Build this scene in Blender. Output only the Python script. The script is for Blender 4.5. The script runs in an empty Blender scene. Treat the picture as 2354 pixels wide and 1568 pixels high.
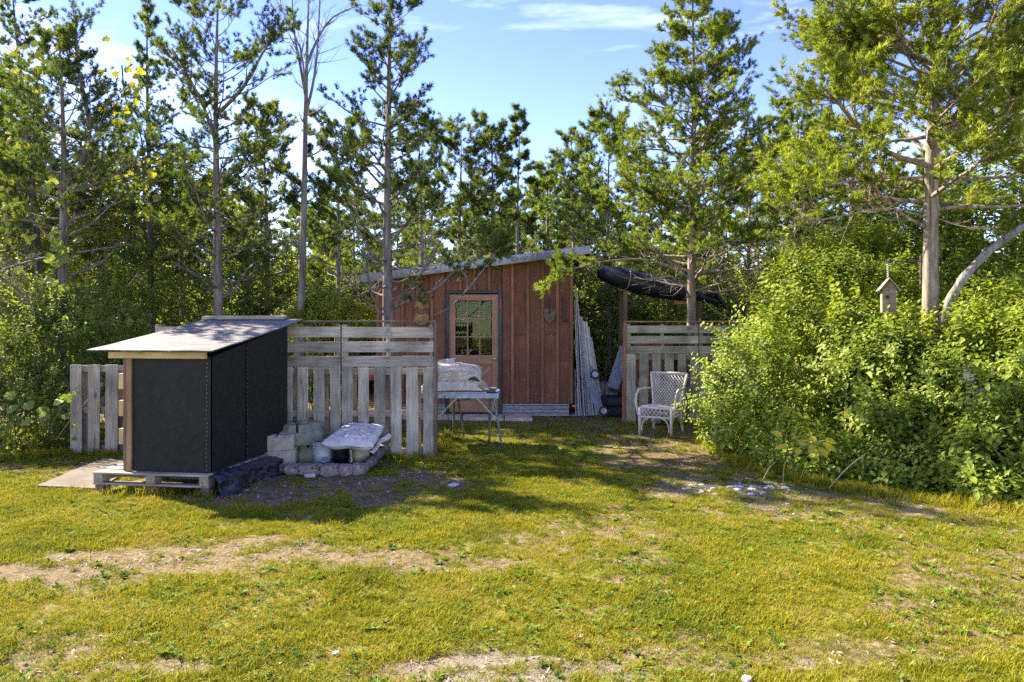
import bpy, bmesh, math, random
import numpy as np
from mathutils import Vector, Matrix, noise as mnoise
R = math.radians
sc = bpy.context.scene
COL = sc.collection
rng = np.random.default_rng(7)
random.seed(7)
# ------------------------------------------------------------------ camera, sky, sun, exposure
EYE, F, CX, HY = 1.6, 1640.0, 1177.0, 747.0          # eye height, focal length and horizon measured on a 2354 px wide print
cam_d = bpy.data.cameras.new('camera'); cam = bpy.data.objects.new('camera', cam_d); COL.objects.link(cam)
cam.location = (0, 0, EYE); cam.rotation_euler = (R(90), 0, 0)
cam_d.sensor_width = 36; cam_d.lens = 36*F/2354; cam_d.shift_y = (HY-784)/2354
cam_d.clip_start = 0.05; cam_d.clip_end = 800
sc.camera = cam
SUN_TO = Vector((-1.6, 0.98, 0)).normalized()         # horizontal direction towards the sun
SUN_EL = 37.5
sd = bpy.data.lights.new('sun', 'SUN'); sun = bpy.data.objects.new('sun', sd); COL.objects.link(sun)
sd.energy = 4.4; sd.angle = R(0.53); sd.color = (1.0, 0.91, 0.76)
sv = Vector((SUN_TO.x*math.cos(R(SUN_EL)), SUN_TO.y*math.cos(R(SUN_EL)), math.sin(R(SUN_EL))))
sun.rotation_euler = sv.to_track_quat('Z', 'Y').to_euler(); sun.location = sv*40
w = bpy.data.worlds.new("World"); sc.world = w; w.use_nodes = True
nt = w.node_tree; nt.nodes.clear()
def wn(t, **k):
    n = nt.nodes.new(t)
    for a, b in k.items(): setattr(n, a, b)
    return n
sky = wn('ShaderNodeTexSky', sky_type='NISHITA', sun_disc=False, sun_elevation=R(SUN_EL),
         sun_rotation=math.atan2(SUN_TO.x, SUN_TO.y), air_density=1.0, dust_density=0.0, ozone_density=3.0)
hsv = wn('ShaderNodeHueSaturation'); hsv.inputs['Hue'].default_value = .536; hsv.inputs['Saturation'].default_value = 1.2
nt.links.new(sky.outputs[0], hsv.inputs['Color'])
tc = wn('ShaderNodeTexCoord'); mp = wn('ShaderNodeMapping'); mp.inputs['Scale'].default_value = (1.0, 1.0, 3.6)
mp.inputs['Rotation'].default_value = (0, R(12), R(20)); mp.inputs['Location'].default_value = (0.35, 0.2, 0.1)
nt.links.new(tc.outputs['Generated'], mp.inputs[0])
n1 = wn('ShaderNodeTexNoise'); n1.inputs['Scale'].default_value = 2.3; n1.inputs['Detail'].default_value = 9; n1.inputs['Roughness'].default_value = .62; n1.inputs['Distortion'].default_value = .5
nt.links.new(mp.outputs[0], n1.inputs['Vector'])
cr = wn('ShaderNodeMapRange'); cr.inputs[1].default_value = .53; cr.inputs[2].default_value = .80; cr.inputs[4].default_value = .6
sep = wn('ShaderNodeSeparateXYZ'); nt.links.new(tc.outputs['Generated'], sep.inputs[0]); lf_ = wn('ShaderNodeMapRange'); lf_.inputs[1].default_value = .05; lf_.inputs[2].default_value = -.6; lf_.inputs[4].default_value = .13; nt.links.new(sep.outputs[0], lf_.inputs[0])
adc = wn('ShaderNodeMath', operation='ADD'); nt.links.new(n1.outputs[0], adc.inputs[0]); nt.links.new(lf_.outputs[0], adc.inputs[1]); nt.links.new(adc.outputs[0], cr.inputs[0])
mx = wn('ShaderNodeMix', data_type='RGBA'); mx.inputs['B'].default_value = (5.2, 5.7, 6.9, 1)
nt.links.new(cr.outputs[0], mx.inputs['Factor']); nt.links.new(hsv.outputs[0], mx.inputs['A'])
bg = wn('ShaderNodeBackground'); bg.inputs['Strength'].default_value = 0.094
ow = wn('ShaderNodeOutputWorld')
nt.links.new(mx.outputs['Result'], bg.inputs[0]); nt.links.new(bg.outputs[0], ow.inputs[0])
sc.view_settings.view_transform = 'Standard'; sc.view_settings.look = 'None'
sc.view_settings.exposure = 2.38; sc.view_settings.gamma = 1.0; sc.view_settings.use_curve_mapping = False
sc.render.engine = 'CYCLES'
sc.cycles.max_bounces = 7; sc.cycles.diffuse_bounces = 4; sc.cycles.transparent_max_bounces = 8; sc.cycles.transmission_bounces = 4
sc.cycles.use_denoising = False

def P(px, py, D): return Vector(((px-CX)*D/F, D, EYE-(py-HY)*D/F))
def G(px, py):
    D = EYE*F/(py-HY); return Vector(((px-CX)*D/F, D, 0.0))

# ------------------------------------------------------------------ noise for python side
def vnoise(x, y, seed=0, period=4096):
    r = np.random.default_rng(seed+100); T = r.random((257, 257))
    xi = np.floor(x).astype(int); yi = np.floor(y).astype(int); xf = x-xi; yf = y-yi
    xf = xf*xf*(3-2*xf); yf = yf*yf*(3-2*yf); a = xi & 255; b = yi & 255
    return (T[a, b]*(1-xf)+T[a+1, b]*xf)*(1-yf)+(T[a, b+1]*(1-xf)+T[a+1, b+1]*xf)*yf
def fbm(x, y, seed=0, oct=4):
    s = 0; a = .5; t = 0
    for i in range(oct):
        s = s+a*vnoise(x*2**i+17.3*i, y*2**i+5.1*i, seed+i); t += a; a *= .55
    return s/t

# ------------------------------------------------------------------ materials
MATS = {}
def mat_base(name):
    m = bpy.data.materials.new(name); m.use_nodes = True; t = m.node_tree; t.nodes.clear()
    MATS[name] = m; return m, t
def N(t, typ, **k):
    n = t.nodes.new(typ)
    for a, b in k.items(): setattr(n, a, b)
    return n
def ramp(t, stops, fac=None):
    r = N(t, 'ShaderNodeValToRGB'); e = r.color_ramp.elements
    while len(e) < len(stops): e.new(0.5)
    for q, (p, c) in zip(e, stops): q.position = p; q.color = (*c, 1)
    if fac is not None: t.links.new(fac, r.inputs[0])
    return r
def wood(name, cols, scale=(1.2, 22, 22), rough=.75, bump=.35, vary=.35, knots=True, stain=.35):
    m, t = mat_base(name); L = t.links.new
    tc = N(t, 'ShaderNodeTexCoord'); oi = N(t, 'ShaderNodeObjectInfo')
    off = N(t, 'ShaderNodeVectorMath', operation='SCALE'); off.inputs[0].default_value = (37, 91, 53); L(oi.outputs['Random'], off.inputs['Scale'])
    ad = N(t, 'ShaderNodeVectorMath', operation='ADD'); L(tc.outputs['Object'], ad.inputs[0]); L(off.outputs[0], ad.inputs[1])
    mp = N(t, 'ShaderNodeMapping'); mp.inputs['Scale'].default_value = scale; L(ad.outputs[0], mp.inputs[0])
    n1 = N(t, 'ShaderNodeTexNoise'); n1.inputs['Scale'].default_value = 2.2; n1.inputs['Detail'].default_value = 7; n1.inputs['Roughness'].default_value = .65; n1.inputs['Distortion'].default_value = .8; L(mp.outputs[0], n1.inputs['Vector'])
    rp = ramp(t, cols, n1.outputs[0])
    n2 = N(t, 'ShaderNodeTexNoise'); n2.inputs['Scale'].default_value = 2.5; n2.inputs['Detail'].default_value = 4; L(ad.outputs[0], n2.inputs['Vector'])
    mr = N(t, 'ShaderNodeMapRange'); mr.inputs[1].default_value = .3; mr.inputs[2].default_value = .7; mr.inputs[3].default_value = 1-stain; mr.inputs[4].default_value = 1+stain*.6; L(n2.outputs[0], mr.inputs[0])
    mo = N(t, 'ShaderNodeMapRange'); mo.inputs[3].default_value = 1-vary; mo.inputs[4].default_value = 1+vary*.7; L(oi.outputs['Random'], mo.inputs[0])
    mul = N(t, 'ShaderNodeMath', operation='MULTIPLY'); L(mr.outputs[0], mul.inputs[0]); L(mo.outputs[0], mul.inputs[1])
    sc1 = N(t, 'ShaderNodeVectorMath', operation='SCALE'); L(rp.outputs[0], sc1.inputs[0]); L(mul.outputs[0], sc1.inputs['Scale'])
    last = sc1.outputs[0]
    if knots:
        mk = N(t, 'ShaderNodeMapping'); mk.inputs['Scale'].default_value = (2.6, 5.5, 5.5); L(ad.outputs[0], mk.inputs[0])
        vo = N(t, 'ShaderNodeTexVoronoi'); vo.inputs['Scale'].default_value = .9; L(mk.outputs[0], vo.inputs['Vector'])
        kr = N(t, 'ShaderNodeMapRange'); kr.inputs[1].default_value = .05; kr.inputs[2].default_value = .16; kr.inputs[3].default_value = .45; kr.inputs[4].default_value = 1; L(vo.outputs['Distance'], kr.inputs[0])
        s2 = N(t, 'ShaderNodeVectorMath', operation='SCALE'); L(last, s2.inputs[0]); L(kr.outputs[0], s2.inputs['Scale']); last = s2.outputs[0]
    b = N(t, 'ShaderNodeBsdfPrincipled'); L(last, b.inputs['Base Color']); b.inputs['Roughness'].default_value = rough; b.inputs['Specular IOR Level'].default_value = .25
    bp = N(t, 'ShaderNodeBump'); bp.inputs['Strength'].default_value = bump; bp.inputs['Distance'].default_value = .004; L(n1.outputs[0], bp.inputs['Height']); L(bp.outputs[0], b.inputs['Normal'])
    o = N(t, 'ShaderNodeOutputMaterial'); L(b.outputs[0], o.inputs[0]); return m
def plain(name, c1, c2, scale=8, rough=.6, metal=0.0, bump=.2, bdist=.004, detail=6, lo=.35, hi=.65, spec=.4, speck=None, stretch=(1, 1, 1), trans=0):
    m, t = mat_base(name); L = t.links.new
    tc = N(t, 'ShaderNodeTexCoord'); mp = N(t, 'ShaderNodeMapping'); mp.inputs['Scale'].default_value = stretch; L(tc.outputs['Object'], mp.inputs[0])
    n1 = N(t, 'ShaderNodeTexNoise'); n1.inputs['Scale'].default_value = scale; n1.inputs['Detail'].default_value = detail; n1.inputs['Roughness'].default_value = .6; L(mp.outputs[0], n1.inputs['Vector'])
    rp = ramp(t, [(lo, c1), (hi, c2)], n1.outputs[0]); last = rp.outputs[0]
    if speck:
        n3 = N(t, 'ShaderNodeTexNoise'); n3.inputs['Scale'].default_value = speck[0]; n3.inputs['Detail'].default_value = 5; L(mp.outputs[0], n3.inputs['Vector'])
        mr = N(t, 'ShaderNodeMapRange'); mr.inputs[1].default_value = speck[1]; mr.inputs[2].default_value = speck[1]+.05; L(n3.outputs[0], mr.inputs[0])
        mx = N(t, 'ShaderNodeMix', data_type='RGBA'); mx.inputs['B'].default_value = (*speck[2], 1); L(last, mx.inputs['A']); L(mr.outputs[0], mx.inputs['Factor']); last = mx.outputs['Result']
    b = N(t, 'ShaderNodeBsdfPrincipled'); L(last, b.inputs['Base Color']); b.inputs['Roughness'].default_value = rough; b.inputs['Metallic'].default_value = metal; b.inputs['Specular IOR Level'].default_value = spec
    bp = N(t, 'ShaderNodeBump'); bp.inputs['Strength'].default_value = bump; bp.inputs['Distance'].default_value = bdist; L(n1.outputs[0], bp.inputs['Height']); L(bp.outputs[0], b.inputs['Normal'])
    o = N(t, 'ShaderNodeOutputMaterial')
    if trans:
        tr = N(t, 'ShaderNodeBsdfTranslucent'); L(last, tr.inputs[0]); ms = N(t, 'ShaderNodeMixShader'); ms.inputs[0].default_value = trans
        L(b.outputs[0], ms.inputs[1]); L(tr.outputs[0], ms.inputs[2]); L(ms.outputs[0], o.inputs[0])
    else: L(b.outputs[0], o.inputs[0])
    return m
def leafmat(name, stops, trans=.42, gloss=.06, nscale=1.3, objrand=False, tcol=1.5, wmix=.5):
    m, t = mat_base(name); L = t.links.new
    if objrand:
        oi = N(t, 'ShaderNodeObjectInfo'); src = oi.outputs['Random']
    else:
        at = N(t, 'ShaderNodeAttribute'); at.attribute_name = 'rnd'; src = at.outputs['Fac']
    ge = N(t, 'ShaderNodeNewGeometry'); n1 = N(t, 'ShaderNodeTexNoise'); n1.inputs['Scale'].default_value = nscale; n1.inputs['Detail'].default_value = 3; L(ge.outputs['Position'], n1.inputs['Vector'])
    mr = N(t, 'ShaderNodeMapRange'); mr.inputs[1].default_value = .3; mr.inputs[2].default_value = .7; L(n1.outputs[0], mr.inputs[0])
    mixf = N(t, 'ShaderNodeMix'); mixf.inputs[0].default_value = wmix; L(src, mixf.inputs[2]); L(mr.outputs[0], mixf.inputs[3])
    rp = ramp(t, stops, mixf.outputs[0])
    d = N(t, 'ShaderNodeBsdfDiffuse'); L(rp.outputs[0], d.inputs[0])
    s = N(t, 'ShaderNodeVectorMath', operation='MULTIPLY'); s.inputs[1].default_value = (tcol, tcol*.92, tcol*.45); L(rp.outputs[0], s.inputs[0])
    tr = N(t, 'ShaderNodeBsdfTranslucent'); L(s.outputs[0], tr.inputs[0])
    ms = N(t, 'ShaderNodeMixShader'); ms.inputs[0].default_value = trans; L(d.outputs[0], ms.inputs[1]); L(tr.outputs[0], ms.inputs[2])
    g = N(t, 'ShaderNodeBsdfGlossy'); g.inputs['Roughness'].default_value = .5; g.inputs['Color'].default_value = (.8, .8, .55, 1)
    m2 = N(t, 'ShaderNodeMixShader'); m2.inputs[0].default_value = gloss; L(ms.outputs[0], m2.inputs[1]); L(g.outputs[0], m2.inputs[2])
    o = N(t, 'ShaderNodeOutputMaterial'); L(m2.outputs[0], o.inputs[0]); return m
def bark(name, c, rough=.9):
    m, t = mat_base(name); L = t.links.new
    tc = N(t, 'ShaderNodeTexCoord'); mp = N(t, 'ShaderNodeMapping'); mp.inputs['Scale'].default_value = (17, 17, 1.7); L(tc.outputs['Object'], mp.inputs[0])
    n1 = N(t, 'ShaderNodeTexNoise'); n1.inputs['Scale'].default_value = 1; n1.inputs['Detail'].default_value = 7; n1.inputs['Roughness'].default_value = .68; n1.inputs['Distortion'].default_value = .7; L(mp.outputs[0], n1.inputs['Vector'])
    rp = ramp(t, [(.33, c[0]), (.5, c[1]), (.68, c[2])], n1.outputs[0])
    b = N(t, 'ShaderNodeBsdfPrincipled'); L(rp.outputs[0], b.inputs['Base Color']); b.inputs['Roughness'].default_value = rough; b.inputs['Specular IOR Level'].default_value = .15
    bp = N(t, 'ShaderNodeBump'); bp.inputs['Strength'].default_value = .9; bp.inputs['Distance'].default_value = .014; L(n1.outputs[0], bp.inputs['Height']); L(bp.outputs[0], b.inputs['Normal'])
    o = N(t, 'ShaderNodeOutputMaterial'); L(b.outputs[0], o.inputs[0]); return m

wood('pallet_grey', [(.28, (.19, .15, .095)), (.5, (.40, .335, .235)), (.72, (.53, .46, .34))], vary=.24, stain=.5)
wood('pallet_olive', [(.28, (.19, .16, .09)), (.5, (.37, .325, .21)), (.72, (.49, .44, .30))], vary=.22, stain=.5)
wood('pallet_warm', [(.28, (.16, .12, .08)), (.5, (.30, .25, .18)), (.72, (.42, .36, .27))], vary=.3)
wood('shed_red', [(.28, (.115, .042, .018)), (.5, (.195, .073, .031)), (.72, (.25, .105, .048))], scale=(1.0, 14, 14), vary=.20, rough=.6, stain=.28)
wood('shed_batten', [(.28, (.17, .065, .027)), (.5, (.28, .112, .048)), (.72, (.35, .155, .07))], scale=(1.0, 14, 14), vary=.22, rough=.6, stain=.25, knots=False)
wood('door_brown', [(.3, (.30, .14, .07)), (.55, (.40, .205, .11)), (.8, (.48, .28, .17))], vary=.12, knots=False, rough=.5, stain=.2)
wood('orange_post', [(.3, (.18, .08, .035)), (.6, (.29, .145, .07)), (.8, (.36, .20, .11))], vary=.15, stain=.25)
wood('dull_brown', [(.3, (.10, .06, .035)), (.6, (.19, .125, .08)), (.8, (.27, .2, .14))], vary=.2)
wood('new_lumber', [(.3, (.40, .25, .09)), (.6, (.58, .40, .17)), (.8, (.66, .49, .26))], vary=.15, stain=.2)
wood('brown_lumber', [(.3, (.22, .11, .05)), (.6, (.36, .20, .10)), (.8, (.46, .29, .16))], vary=.1, stain=.25)
wood('plywood_old', [(.3, (.07, .05, .028)), (.6, (.13, .095, .055)), (.8, (.20, .155, .10))], scale=(1.5, 9, 9), knots=False, stain=.4)
wood('birdhouse_wood', [(.28, (.15, .11, .06)), (.5, (.28, .215, .13)), (.72, (.38, .31, .21))], knots=False)
plain('roof_sheet', (.065, .058, .047), (.14, .128, .105), scale=3, rough=.6, stretch=(1, 4, 1), bump=.15, lo=.3, hi=.7, speck=(9, .62, (.27, .255, .23)))
plain('black_felt', (.010, .0095, .0085), (.016, .015, .0135), scale=14, rough=.6, bump=.1, bdist=.003, spec=.22)
plain('black_plastic', (.010, .010, .012), (.03, .03, .035), scale=9, rough=.32, bump=.8, bdist=.02, speck=(25, .66, (.12, .11, .10)))
plain('black_tarp', (.012, .013, .018), (.03, .032, .042), scale=5, rough=.38, bump=.8, bdist=.006, stretch=(.6, 3, 3))
plain('roof_wrap', (.24, .23, .22), (.38, .37, .35), scale=2.2, rough=.45, bump=.3, bdist=.01, lo=.42, hi=.56)
plain('print_grey', (.12, .12, .13), (.17, .17, .18), scale=10, rough=.5)
plain('galvanised', (.24, .225, .195), (.40, .38, .34), scale=9, rough=.45, metal=.35, stretch=(1, 1, 5))
plain('zinc_blue', (.22, .28, .31), (.40, .46, .48), scale=14, rough=.5, metal=.3)
plain('steel_leg', (.13, .14, .135), (.27, .28, .26), scale=10, rough=.5, metal=.4, stretch=(1, 1, 3))
plain('brace_yellow', (.35, .33, .16), (.50, .47, .28), scale=20, rough=.6)
plain('concrete_buff', (.31, .26, .165), (.45, .39, .27), scale=10, rough=.9, bump=.6, speck=(60, .66, (.2, .18, .12)))
plain('concrete_green', (.16, .165, .095), (.26, .26, .16), scale=9, rough=.9, bump=.6, speck=(50, .66, (.1, .1, .06)))
plain('slab_stone', (.40, .30, .20), (.58, .47, .34), scale=6, rough=.9, bump=.6, speck=(18, .62, (.25, .2, .15)))
plain('pink_stone', (.19, .13, .095), (.38, .285, .22), scale=9, rough=.9, bump=1, bdist=.02, speck=(11, .55, (.13, .09, .07)))
plain('white_stone', (.34, .31, .26), (.54, .50, .44), scale=9, rough=.85, bump=.6, bdist=.01)
plain('grey_stone', (.19, .155, .105), (.37, .32, .24), scale=12, rough=.9, bump=.6, bdist=.01)
plain('white_tarp', (.48, .425, .34), (.66, .60, .50), scale=6, rough=.5, bump=.15, bdist=.006, speck=(17, .66, (.33, .27, .22)))
plain('cream_tarp', (.44, .37, .25), (.68, .60, .45), scale=5, rough=.5, bump=.15, bdist=.008, speck=(4, .60, (.40, .29, .13)), trans=.15)
plain('white_plastic', (.46, .44, .38), (.56, .54, .47), scale=6, rough=.4, bump=.05)
plain('label_blue', (.16, .17, .42), (.30, .31, .55), scale=70, rough=.5)
plain('label_dark', (.06, .06, .06), (.2, .2, .2), scale=90, rough=.5)
plain('tan_plastic', (.30, .29, .15), (.46, .44, .26), scale=7, rough=.5, stretch=(3, 3, 1))
plain('black_pot', (.01, .01, .012), (.035, .035, .045), scale=14, rough=.45)
plain('chair_white', (.50, .43, .32), (.70, .62, .49), scale=40, rough=.55, bump=.4, bdist=.002)
plain('iron_dark', (.03, .024, .02), (.08, .06, .05), scale=18, rough=.6, metal=.4)
plain('iron_rust', (.09, .06, .045), (.18, .12, .09), scale=14, rough=.7, metal=.2)
plain('brass', (.65, .42, .12), (.85, .62, .25), scale=10, rough=.25, metal=.9)
plain('straw', (.22, .12, .035), (.50, .33, .12), scale=30, rough=.8, bump=.8)
plain('pole_white', (.40, .36, .29), (.62, .58, .49), scale=10, rough=.5, stretch=(1, 1, .2), speck=(30, .66, (.2, .18, .14)))
plain('pole_grey', (.22, .21, .19), (.42, .41, .38), scale=10, rough=.6, stretch=(1, 1, .2), speck=(25, .62, (.12, .1, .08)))
plain('scooter_grey', (.09, .10, .12), (.18, .20, .23), scale=12, rough=.4)
plain('rubber', (.018, .018, .018), (.04, .04, .038), scale=20, rough=.75)
plain('rusty_red', (.25, .07, .03), (.42, .14, .06), scale=9, rough=.8)
plain('red_paint', (.35, .02, .03), (.5, .04, .05), scale=9, rough=.4)
plain('bin_grey', (.20, .20, .19), (.33, .33, .31), scale=8, rough=.7)
plain('blue_grey_panel', (.16, .20, .22), (.34, .38, .40), scale=9, rough=.35, stretch=(1, 1, .5))
plain('rope', (.32, .27, .18), (.5, .45, .33), scale=60, rough=.9)
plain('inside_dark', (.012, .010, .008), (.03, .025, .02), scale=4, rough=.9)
plain('purple_petal', (.35, .18, .5), (.5, .32, .65), scale=20, rough=.7)
plain('white_petal', (.42, .42, .32), (.58, .57, .45), scale=20, rough=.8)
plain('dry_stem', (.22, .17, .08), (.38, .31, .17), scale=20, rough=.9)
plain('green_stem', (.10, .12, .035), (.19, .20, .07), scale=20, rough=.8)
bark('bark_dark', [(.035, .028, .023), (.10, .085, .072), (.19, .17, .15)])
bark('bark_mid', [(.05, .04, .032), (.16, .13, .105), (.30, .26, .22)])
bark('bark_pale', [(.06, .042, .028), (.22, .17, .12), (.42, .35, .27)])
bark('bark_grey', [(.07, .06, .05), (.20, .175, .145), (.34, .31, .26)])
leafmat('cedar_dark', [(.15, (.032, .055, .014)), (.5, (.068, .108, .024)), (.85, (.15, .19, .036))], trans=.50, tcol=1.6, gloss=.02)
leafmat('cedar_olive', [(.12, (.055, .086, .016)), (.45, (.118, .172, .026)), (.85, (.22, .27, .036))], trans=.50, tcol=1.5, gloss=.02)
leafmat('cedar_bright', [(.12, (.060, .090, .013)), (.45, (.14, .190, .020)), (.85, (.26, .30, .030))], trans=.50, tcol=1.5, gloss=.02)
leafmat('bush_leaf', [(.12, (.075, .11, .012)), (.45, (.175, .235, .02)), (.85, (.30, .35, .03))], trans=.46, tcol=1.5, gloss=.03)
leafmat('vine_leaf', [(.12, (.06, .088, .016)), (.5, (.12, .165, .027)), (.85, (.23, .27, .04))], trans=.50, gloss=.035, tcol=1.6)
leafmat('yellow_leaf', [(.15, (.12, .18, .012)), (.5, (.24, .28, .015)), (.9, (.40, .36, .02))], trans=.5, tcol=1.3)
leafmat('autumn_leaf', [(.15, (.40, .32, .01)), (.5, (.62, .50, .015)), (.9, (.65, .42, .02))], trans=.5, tcol=1.3)
leafmat('grass_blade', [(.05, (.080, .102, .010)), (.36, (.185, .195, .010)), (.66, (.265, .245, .013)), (.93, (.32, .24, .06))], trans=.34, tcol=1.35, nscale=1.6, objrand=True, wmix=.55, gloss=.015)
leafmat('weed_leaf', [(.1, (.065, .12, .014)), (.5, (.12, .19, .02)), (.9, (.19, .26, .025))], trans=.3, tcol=1.3, objrand=True, gloss=.01)
leafmat('litter', [(.1, (.10, .07, .04)), (.5, (.24, .18, .11)), (.9, (.42, .34, .22))], trans=.1, tcol=1.0, objrand=True, wmix=.2, gloss=.02)
# glass
m, t = mat_base('pane_glass')
tr = N(t, 'ShaderNodeBsdfTransparent'); tr.inputs[0].default_value = (.80, .84, .82, 1); g = N(t, 'ShaderNodeBsdfGlossy'); g.inputs['Roughness'].default_value = .03; g.inputs['Color'].default_value = (.38, .42, .36, 1)
fr = N(t, 'ShaderNodeFresnel'); fr.inputs[0].default_value = 1.5; ms = N(t, 'ShaderNodeMixShader'); o = N(t, 'ShaderNodeOutputMaterial')
t.links.new(fr.outputs[0], ms.inputs[0]); t.links.new(tr.outputs[0], ms.inputs[1]); t.links.new(g.outputs[0], ms.inputs[2]); t.links.new(ms.outputs[0], o.inputs[0])

# ------------------------------------------------------------------ object helpers
WM = {}
def link(name, me, parent=None, M=None, mat=None):
    o = bpy.data.objects.new(name, me); COL.objects.link(o)
    M = M if M is not None else Matrix.Identity(4); WM[o.name] = M
    if parent is not None:
        o.parent = parent; o.matrix_basis = WM[parent.name].inverted() @ M
    else: o.matrix_basis = M
    if mat and me is not None and len(me.materials) == 0: me.materials.append(MATS[mat])
    return o
def tag(o, label=None, cat=None, group=None, kind=None):
    if label: o['label'] = label
    if cat: o['category'] = cat
    if group: o['group'] = group
    if kind: o['kind'] = kind
    return o
def thing(name, loc, label, cat, group=None, rz=0.0):
    M = Matrix.Translation(Vector(loc)) @ Matrix.Rotation(rz, 4, 'Z')
    return tag(link(name, None, None, M), label, cat, group)
def np_mesh(name, V, Fc, mats, rnd=None, midx=None, smooth=False):
    V = np.asarray(V, np.float32); Fc = np.asarray(Fc, np.int32); k = Fc.shape[1]; n = len(Fc)
    me = bpy.data.meshes.new(name); me.vertices.add(len(V)); me.vertices.foreach_set('co', V.ravel())
    me.loops.add(n*k); me.loops.foreach_set('vertex_index', Fc.ravel()); me.polygons.add(n)
    me.polygons.foreach_set('loop_start', np.arange(0, n*k, k, dtype=np.int32))
    try: me.polygons.foreach_set('loop_total', np.full(n, k, np.int32))
    except Exception: pass
    if midx is not None: me.polygons.foreach_set('material_index', midx.astype(np.int32))
    me.polygons.foreach_set('use_smooth', np.full(n, smooth))
    if rnd is not None:
        a = me.attributes.new('rnd', 'FLOAT', 'POINT'); a.data.foreach_set('value', np.asarray(rnd, np.float32))
    for q in mats: me.materials.append(MATS[q])
    me.update(calc_edges=True); return me
class MB:
    def __init__(s): s.v = []; s.f = []
    def add(s, vs, fs):
        b = len(s.v); s.v += [tuple(x) for x in vs]; s.f += [tuple(i+b for i in f) for f in fs]; return s
    def box(s, c, d, M=None):
        x, y, z = d[0]/2, d[1]/2, d[2]/2; c = Vector(c)
        vs = [Vector((i*x, j*y, k*z)) for i in (-1, 1) for j in (-1, 1) for k in (-1, 1)]
        if M is not None: vs = [M @ q for q in vs]
        vs = [c+q for q in vs]
        return s.add(vs, [(0, 1, 3, 2), (4, 6, 7, 5), (0, 4, 5, 1), (2, 3, 7, 6), (0, 2, 6, 4), (1, 5, 7, 3)])
    def tube(s, pts, rad, n=8, cap=True):
        pts = [Vector(p) for p in pts]; m = len(pts)
        if not hasattr(rad, '__len__'): rad = [rad]*m
        vs = []; up = None
        for i, p in enumerate(pts):
            d = (pts[min(i+1, m-1)]-pts[max(i-1, 0)]).normalized()
            if up is None: up = Vector((0, 0, 1)) if abs(d.z) < .9 else Vector((1, 0, 0))
            a = d.cross(up).normalized(); b = a.cross(d).normalized(); up = b
            for j in range(n):
                t = 2*math.pi*j/n; vs.append(p+(a*math.cos(t)+b*math.sin(t))*rad[i])
        fs = [(i*n+j, i*n+(j+1) % n, (i+1)*n+(j+1) % n, (i+1)*n+j) for i in range(m-1) for j in range(n)]
        if cap: fs += [tuple(range(n-1, -1, -1)), tuple(range((m-1)*n, m*n))]
        return s.add(vs, fs)
    def lathe(s, prof, n=24, c=(0, 0, 0), closed_top=False, closed_bot=True):
        c = Vector(c); vs = [c+Vector((r*math.cos(2*math.pi*j/n), r*math.sin(2*math.pi*j/n), z)) for r, z in prof for j in range(n)]
        fs = [(i*n+j, i*n+(j+1) % n, (i+1)*n+(j+1) % n, (i+1)*n+j) for i in range(len(prof)-1) for j in range(n)]
        if closed_bot: fs.append(tuple(range(n-1, -1, -1)))
        if closed_top: fs.append(tuple(range((len(prof)-1)*n, len(prof)*n)))
        return s.add(vs, fs)
    def prism(s, poly, off):
        off = Vector(off); a = [Vector(p) for p in poly]; n = len(a)
        return s.add(a+[p+off for p in a], [tuple(range(n)), tuple(range(2*n-1, n-1, -1))]+[(i, i+n, (i+1) % n+n, (i+1) % n) for i in range(n)])
    def grid(s, fn, nu, nv, wrap=False):
        vs = [fn(i/(nu-1), j/(nv-1)) for i in range(nu) for j in range(nv)]
        return s.add(vs, [(i*nv+j, i*nv+j+1, (i+1)*nv+j+1, (i+1)*nv+j) for i in range(nu-1) for j in range(nv-1)])
    def build(s, name, mat, parent=None, smooth=False, bevel=0, local=False, M=None, origin=None):
        me = bpy.data.meshes.new(name); PM = WM[parent.name] if parent else Matrix.Identity(4)
        if M is not None: base = M
        elif parent: base = PM
        elif origin is not None: base = Matrix.Translation(Vector(origin))
        else: base = Matrix.Identity(4)
        inv = base.inverted()
        vs = s.v if local else [inv @ Vector(p) for p in s.v]
        me.from_pydata([tuple(p) for p in vs], [], s.f)
        bm = bmesh.new(); bm.from_mesh(me); bmesh.ops.recalc_face_normals(bm, faces=bm.faces)
        if bevel: bmesh.ops.bevel(bm, geom=bm.edges[:], offset=bevel, segments=1, affect='EDGES')
        bm.to_mesh(me); bm.free()
        if smooth: me.polygons.foreach_set('use_smooth', [True]*len(me.polygons))
        return link(name, me, parent, base, mat)
BC = {}
def board_mesh(L, w, t):
    key = (round(L, 2), round(w, 3), round(t, 3))
    if key not in BC:
        bm = bmesh.new(); bmesh.ops.create_cube(bm, size=1); bmesh.ops.scale(bm, vec=key, verts=bm.verts)
        bmesh.ops.bevel(bm, geom=bm.edges[:], offset=min(.003, t*.2), segments=1, affect='EDGES')
        me = bpy.data.meshes.new('board'); bm.to_mesh(me); bm.free(); BC[key] = me
    return BC[key]
BM = {}
def board(name, a, b, w, t, mat, parent=None, nrm=(0, -1, 0), jit=0.0):
    a = Vector(a); b = Vector(b); x = (b-a); L = x.length; x.normalize(); z = Vector(nrm); z = (z-x*z.dot(x)).normalized(); y = z.cross(x)
    if jit: c = (a+b)/2+Vector((random.uniform(-jit, jit), random.uniform(-jit, jit)*.5, random.uniform(-jit, jit)))
    else: c = (a+b)/2
    M = Matrix((x, y, z)).transposed().to_4x4(); M.translation = c
    me0 = board_mesh(L, w, t); k = (me0.name, mat)
    if k not in BM:
        me = me0.copy(); me.materials.append(MATS[mat]); BM[k] = me
    return link(name, BM[k], parent, M)
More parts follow.
